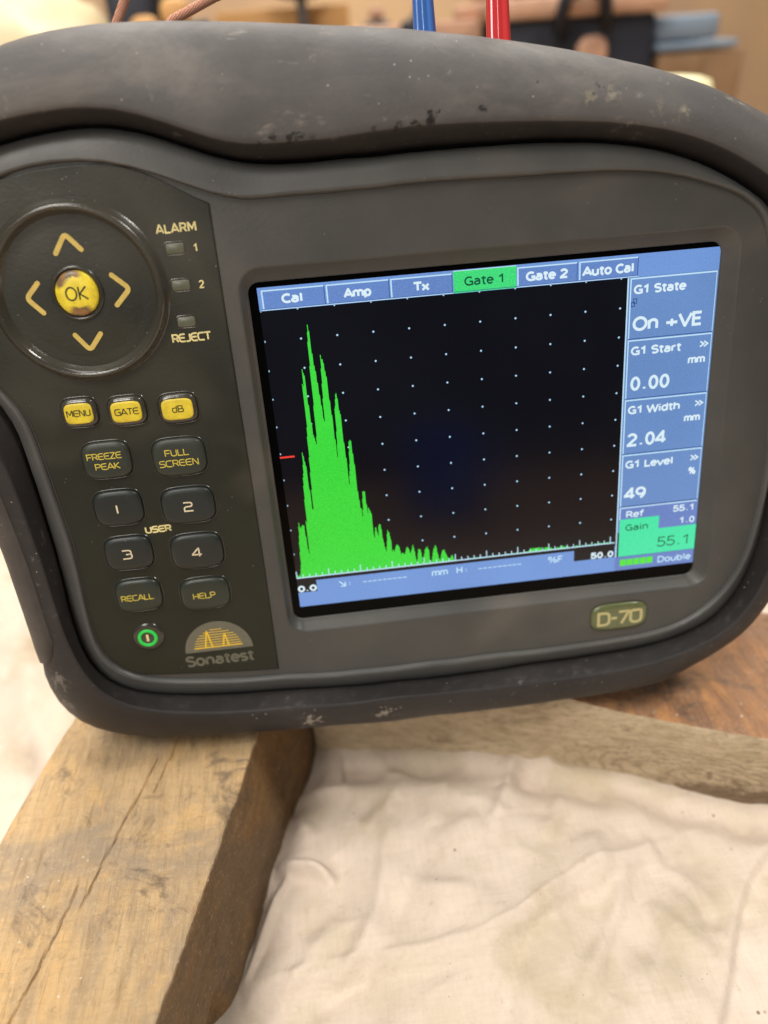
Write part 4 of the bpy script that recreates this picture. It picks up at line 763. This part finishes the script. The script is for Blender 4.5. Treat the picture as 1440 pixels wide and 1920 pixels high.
# bench, floor and wall
def m_simple(name, a, b, sc=8, rough=.7): t = NT(name); return t.done(t.mix(t.ramp(t.noise(sc, 4), .3, .7), a, b), rough, .3)
bench = MB().rbox(-1300, 1300, -500, 1700, -46, -7, 6).build('workbench', m_simple('bench_board', srgb(176, 140, 100), srgb(150, 116, 80), 6))
for x in (-1200, 1200):
    for y in (-420, 1600): MB().rbox(x-40, x+40, y-40, y+40, -898, -46, 6).build('leg', m_simple('bench_leg', srgb(90, 84, 78), srgb(76, 70, 66)), bench)
tag(bench, 'wide wooden workbench that carries the cloth and everything on it', 'workbench')
fl = MB().quad(-9000, -6000, 9000, 9000, -900).build('floor', m_simple('workshop_concrete', srgb(172, 150, 126), srgb(150, 130, 108), 1.2), None, False); fl['kind'] = 'structure'
wl = MB().rbox(-9000, 9000, 4300, 4460, -900, 2600, 10).build('back_wall', m_simple('workshop_wall', srgb(206, 170, 128), srgb(176, 146, 120), .9), None, False); wl['kind'] = 'structure'
# ---- things standing at the far side of the bench, out of focus
def bench_thing(name, label, cat): return tag(empty(name), label, cat)
DK = m_simple('navy_black_metal', srgb(42, 44, 54), srgb(34, 35, 42), 20, .5); GREY = m_simple('dark_grey_iron', srgb(74, 68, 64), srgb(58, 54, 52), 30, .5)
TAN = m_simple('plywood_tan', srgb(214, 168, 108), srgb(198, 150, 96), 14); PINK = m_simple('dusty_pink_board', srgb(206, 166, 140), srgb(180, 140, 116), 20); BROWN = m_simple('brown_cardboard', srgb(142, 112, 82), srgb(124, 96, 70), 25)
BLUE = m_simple('pale_blue_plastic', srgb(130, 146, 162), srgb(114, 132, 152), 12, .4); CREAM = m_simple('cream_plastic', srgb(232, 224, 178), srgb(222, 212, 164), 12, .5); SACK = m_simple('pale_canvas', srgb(228, 212, 184), srgb(214, 192, 150), 14, .9)
def blob(name, parent, mat, cx, cy, cz, rx, ry, rz, seed=0, amp=.1, e=2.6):
    n1, n2 = 40, 22; L = []
    for i in range(n2+1):
        ph = -math.pi/2+math.pi*i/n2; row = []
        for j in range(n1):
            a = 2*math.pi*j/n1; pw_ = lambda c: math.copysign(abs(c)**(2/e), c)
            k_ = 1+amp*float(fbm(math.cos(a)*1.6+math.cos(ph)*2, math.sin(a)*1.6+ph, 3, seed))
            row.append((cx+rx*k_*pw_(math.cos(ph))*pw_(math.cos(a)), cy+ry*k_*pw_(math.cos(ph))*pw_(math.sin(a)), cz+rz*k_*pw_(math.sin(ph))))
        L.append(row)
    return MB().loft(L).build(name, mat, parent)
sack = bench_thing('canvas_sack', 'pale stuffed canvas sack behind the left end of the handle', 'sack')
blob('body', sack, SACK, -265, 700, 136, 150, 90, 146, 3, .10); MB().tube([(-330, 640, 250), (-265, 612, 268), (-200, 640, 250)], 6).build('cord', TAN, sack)
board = bench_thing('plywood_board', 'tan plywood sheet on edge behind the braided leads', 'board')
MB().rbox(-70, 62, 905, 923, -6, 262, 4).build('panel', TAN, board); MB().rbox(-70, 62, 890, 905, -6, 20, 3).build('batten', TAN, board)
vise = bench_thing('bench_vise', 'dark iron bench vise with light wooden knobs beside the sack', 'vise')
MB().rbox(-138, -86, 722, 800, -6, 300, 8).build('body', GREY, vise); MB().rbox(-134, -98, 694, 721, 190, 275, 6).build('jaw', DK, vise); MB().tube([(-150, 706, 240), (-60, 706, 246)], 6).build('handle', GREY, vise)
for x in (-82, -106): blob('knob', vise, TAN, x, 688, 246 if x < -100 else 256, 11, 11, 10, 1, 0)
pan = bench_thing('round_pan', 'dark round pan hung above the plywood sheet', 'pan')
L = [[(15+r*math.cos(2*math.pi*i/48), y, 318+r*.9*math.sin(2*math.pi*i/48)) for i in range(48)] for r, y in ((50, 860), (55, 868), (58, 885), (54, 884), (48, 876))]
MB().loft(L, cap1=True).build('dish', GREY, pan); MB().tube([(15, 872, 270), (15, 888, 120), (15, 880, -6)], 5).build('stand', GREY, pan)
tool = bench_thing('toolbox', 'long navy black toolbox with a dusty pink tray top behind the red lead', 'toolbox')
MB().rbox(175, 322, 760, 900, -6, 236, 8).build('body', DK, tool); MB().rbox(168, 328, 752, 908, 237, 252, 5).build('tray', PINK, tool)
MB().tube([(228, 745, 226), (232, 740, 250), (248, 738, 258), (266, 740, 250), (270, 745, 226)], 6).build('handle', DK, tool); blob('latch', tool, PINK, 262, 756, 208, 14, 6, 13, 2, .05)
tray = bench_thing('parts_tray', 'low dark parts tray behind the blue lead', 'tray')
MB().rbox(58, 170, 790, 880, -6, 216, 6).build('body', GREY, tray); MB().rbox(52, 172, 784, 886, 217, 240, 5).build('rim', PINK, tray); MB().rbox(98, 122, 770, 788, 150, 242, 4).build('clip', DK, tray); MB().rbox(44, 66, 780, 800, 170, 232, 4).build('strap', DK, tray)
for nm, lab, x, y, z, sx, sy, sz, mt in (('rag', 'crumpled red rag lying on the toolbox tray', 214, 800, 260, 26, 18, 8, m_simple('red_rag', srgb(190, 84, 84), srgb(160, 66, 70), 60, .9)), ('bundle', 'white paper bundle at the right end of the toolbox tray', 300, 810, 262, 17, 16, 10, m_simple('white_paper', srgb(226, 216, 198), srgb(206, 196, 176), 50, .9)),
                                 ('glove', 'dark glove lying across the middle of the toolbox tray', 260, 850, 260, 24, 16, 8, DK), ('cloth_pad', 'pale pink cloth pad at the left end of the toolbox tray', 184, 830, 260, 16, 20, 8, PINK)):
    q = bench_thing(nm, lab, nm.replace('_', ' ')); blob('body', q, mt, x, y, z, sx, sy, sz, int(x), .35, 2.2); blob('fold', q, mt, x+sx*.4, y-sy*.3, z+sz*.6, sx*.5, sy*.4, sz*.5, int(y), .3, 2)
for nm, lab, x, y, z0_, z1_, sx, mt in (('spray_can', 'dark spray can standing behind the gap between the two leads', 138, 940, -6, 262, 13, DK), ('glue_bottle', 'pale bottle standing behind the toolbox handle', 248, 960, -6, 282, 12, m_simple('milky_plastic', srgb(220, 206, 186), srgb(206, 190, 168), 40, .5)), ('paint_tin', 'grey paint tin standing between the plywood sheet and the parts tray', 92, 930, -6, 258, 17, GREY)):
    q = bench_thing(nm, lab, nm.replace('_', ' ')); lc_ = lambda r_, z_: [(x+r_*math.cos(2*math.pi*i/32), y+r_*math.sin(2*math.pi*i/32), z_) for i in range(32)]
    MB().loft([lc_(sx*.96, z0_), lc_(sx, z0_+3), lc_(sx, z1_-22), lc_(sx*.8, z1_-14), lc_(sx*.45, z1_-12)], True, True).build('body', mt, q); MB().loft([lc_(sx*.42, z1_-12), lc_(sx*.42, z1_-1), lc_(sx*.3, z1_)], True, True).build('cap', PINK, q)
carton = bench_thing('cardboard_carton', 'brown cardboard carton under the pale blue box', 'carton')
MB().rbox(330, 412, 770, 850, -6, 203, 3).build('body', BROWN, carton); MB().rbox(328, 370, 764, 769, 160, 201, 1).build('flap', BROWN, carton)
bbox = bench_thing('blue_box', 'pale blue plastic box standing on the brown carton', 'box')
MB().rbox(326, 404, 768, 852, 204.5, 211, 5).build('lid', BLUE, bbox); MB().rbox(326, 386, 772, 850, 212.5, 232, 6).build('body', BLUE, bbox)
tub = bench_thing('cream_tub', 'cream rounded tub peeping over the right end of the handle', 'tub')
L = [[(x, y, z) for x, y in rrect(216, 505, 64*f, 60*f, 22*f, 6)] for f, z in ((.86, -6), (.95, 90), (1, 178), (1.0, 192), (.93, 199), (.75, 201))]
MB().loft(L, True, True).build('body', CREAM, tub); MB().loft([[(x, y, z) for x, y in rrect(216, 505, 67, 63, 23, 6)] for z in (166, 174)], True, True).build('rim', CREAM, tub)

added_mug = bench_thing('added_mug', 'blue enamel cup added unseen before the instrument to give the display a dim reflection', 'added_mug')  # added out of view, only to put a blue reflection in the display
MUG = m_simple('blue_enamel', srgb(40, 84, 214), srgb(36, 76, 200), 30, .3)
lc = lambda r_, z_: [(98+r_*math.cos(2*math.pi*i/48), -310+r_*math.sin(2*math.pi*i/48), z_) for i in range(48)]
MB().loft([lc(33, -7), lc(36, -5), lc(37, 30), lc(37, 70), lc(38, 72), lc(36.5, 72.5), lc(35.5, 68), lc(35, 0)], True, True).build('body', MUG, added_mug)
MB().tube([(134, -312, 58), (150, -313, 54), (157, -314, 38), (150, -313, 20), (133, -312, 14)], 4, 12).build('handle', MUG, added_mug)

# ------------------------------------------------------------------ leads rising behind the handle (placed in the instrument's frame)
DM = dev.matrix_world.copy()
def lead(name, label, cat, mat): o = empty(name); o.matrix_world = DM; return tag(o, label, cat)
def m_braid():
    t = NT('copper_braid'); w1 = t.n('ShaderNodeTexWave', wave_type='BANDS', bands_direction='DIAGONAL'); t.link(t.co, w1.inputs[0]); w1.inputs['Scale'].default_value = 900; w1.inputs['Distortion'].default_value = 1.5
    w2 = t.n('ShaderNodeTexWave', wave_type='BANDS', bands_direction='DIAGONAL'); t.link(t.mapping((-1, 1, 1)), w2.inputs[0]); w2.inputs['Scale'].default_value = 900; w2.inputs['Distortion'].default_value = 1.5
    h = t.math('MULTIPLY', w1.outputs['Fac'], w2.outputs['Fac'])
    t.bump(h, .8, .0004); return t.done(t.mix(t.ramp(h, .1, .6), srgb(190, 122, 92), srgb(240, 190, 160)), .42, .5)
BR = m_braid()
def wire(label, P):
    o = lead('braided_lead', label, 'cable', BR); pts = []
    for i in range(41):
        q = i/40*(len(P)-1); k_ = min(int(q), len(P)-2); f = q-k_
        pts.append([P[k_][c]*(1-f)+P[k_+1][c]*f for c in range(3)])
    e_ = np.array(pts[-1]); d_ = e_-np.array(pts[-3]); d_ = d_/np.linalg.norm(d_)
    sd_ = -1 if d_[0] < .75 else 1; xe_ = -300 if sd_ < 0 else 330
    Q = [e_, e_+d_*25, e_+d_*50+np.array([0, 6, -6]), np.array([e_[0]*.6+xe_*.4, 196, -60]), np.array([e_[0]*.2+xe_*.8, 176, -90]), np.array([xe_, 90, -120]), np.array([xe_+sd_*20, -60, -150]), np.array([xe_+sd_*24, -122, -190]), np.array([xe_+sd_*10, -120, -290])]
    for _ in range(2): Q = [Q[0]]+[q for a, c in zip(Q, Q[1:]) for q in (a*.75+c*.25, a*.25+c*.75)]+[Q[-1]]
    pts += [list(q) for q in Q[1:]]
    MB().tube(pts, 1.1, 14).build('braid', BR, o); MB().tube([P[0], [P[0][0], P[0][1]-5, P[0][2]]], 2.4, 14).build('ferrule', M['gloss'], o)
wire('thin copper braided lead standing nearly upright at the handle', [(-90.5, 95, -27), (-85.4, 104, -26), (-81.2, 110.5, -25.5), (-76, 122, -26), (-69, 136, -29)])
wire('thin copper braided lead slanting off to the right over the handle', [(-79, 99, -26), (-70.8, 105, -25), (-60, 109, -24.5), (-48, 112.4, -25), (-30, 116.5, -28)])
def arcpath(p, s_):
    """a lead that rises, bends back and comes down to the bench far behind the instrument (instrument frame)"""
    K_ = [(0, 0, 0), (0, 30, -2), (s_*2-2, 66, -10), (-30, 96, -30), (-120, 112, -60), (-250, 100, -90), (-340, 40, -120), (-370, -80, -150), (-372, -205, -170), (-360, -236, -230), (-330, -228, -330)]
    P = [np.array(p)+np.array(q, float) for q in K_]
    for _ in range(2): P = [P[0]]+[q for a, c in zip(P, P[1:]) for q in (a*.75+c*.25, a*.25+c*.75)]+[P[-1]]
    return [tuple(q) for q in P]
def plug(label, col, dark, x, y0, x1, y1, z, r0, r1, group=None):
    mt = NT('glossy_'+col[0]); m_ = mt.done(col[1], .18, .6, coat=.6)
    o = lead('cable_boot', label, 'cable boot', m_); L = []
    for i in range(22):
        f = i/21; yy = y0+(y1-y0)*f; xx = x+(x1-x)*f; r = r0+(r1-r0)*f
        L.append([(xx+r*(1+.10*math.cos(7*a))*math.cos(a), yy, z+r*(1+.10*math.cos(7*a))*math.sin(a)) for a in [2*math.pi*j/72 for j in range(72)]])
    MB().loft(L, True, True).build('ribbed_sleeve', m_, o)
    MB().tube([(x, y0-9, z), (x, y0-.2, z)], r0*.9, 24).build('plug_body', M['gloss'], o)
    MB().tube(arcpath((x1, y1-.5, z), x1-x), r1*.72, 14).build('cable', m_, o)
plug('glossy blue ribbed cable boot rising behind the handle', ('blue', srgb(62, 112, 190)), None, -9.0, 88, -9.7, 124, -25, 2.95, 1.95)
plug('glossy red ribbed cable boot rising behind the handle', ('red', srgb(218, 58, 60)), None, 9.8, 86, 9.2, 122, -25, 3.15, 2.2)
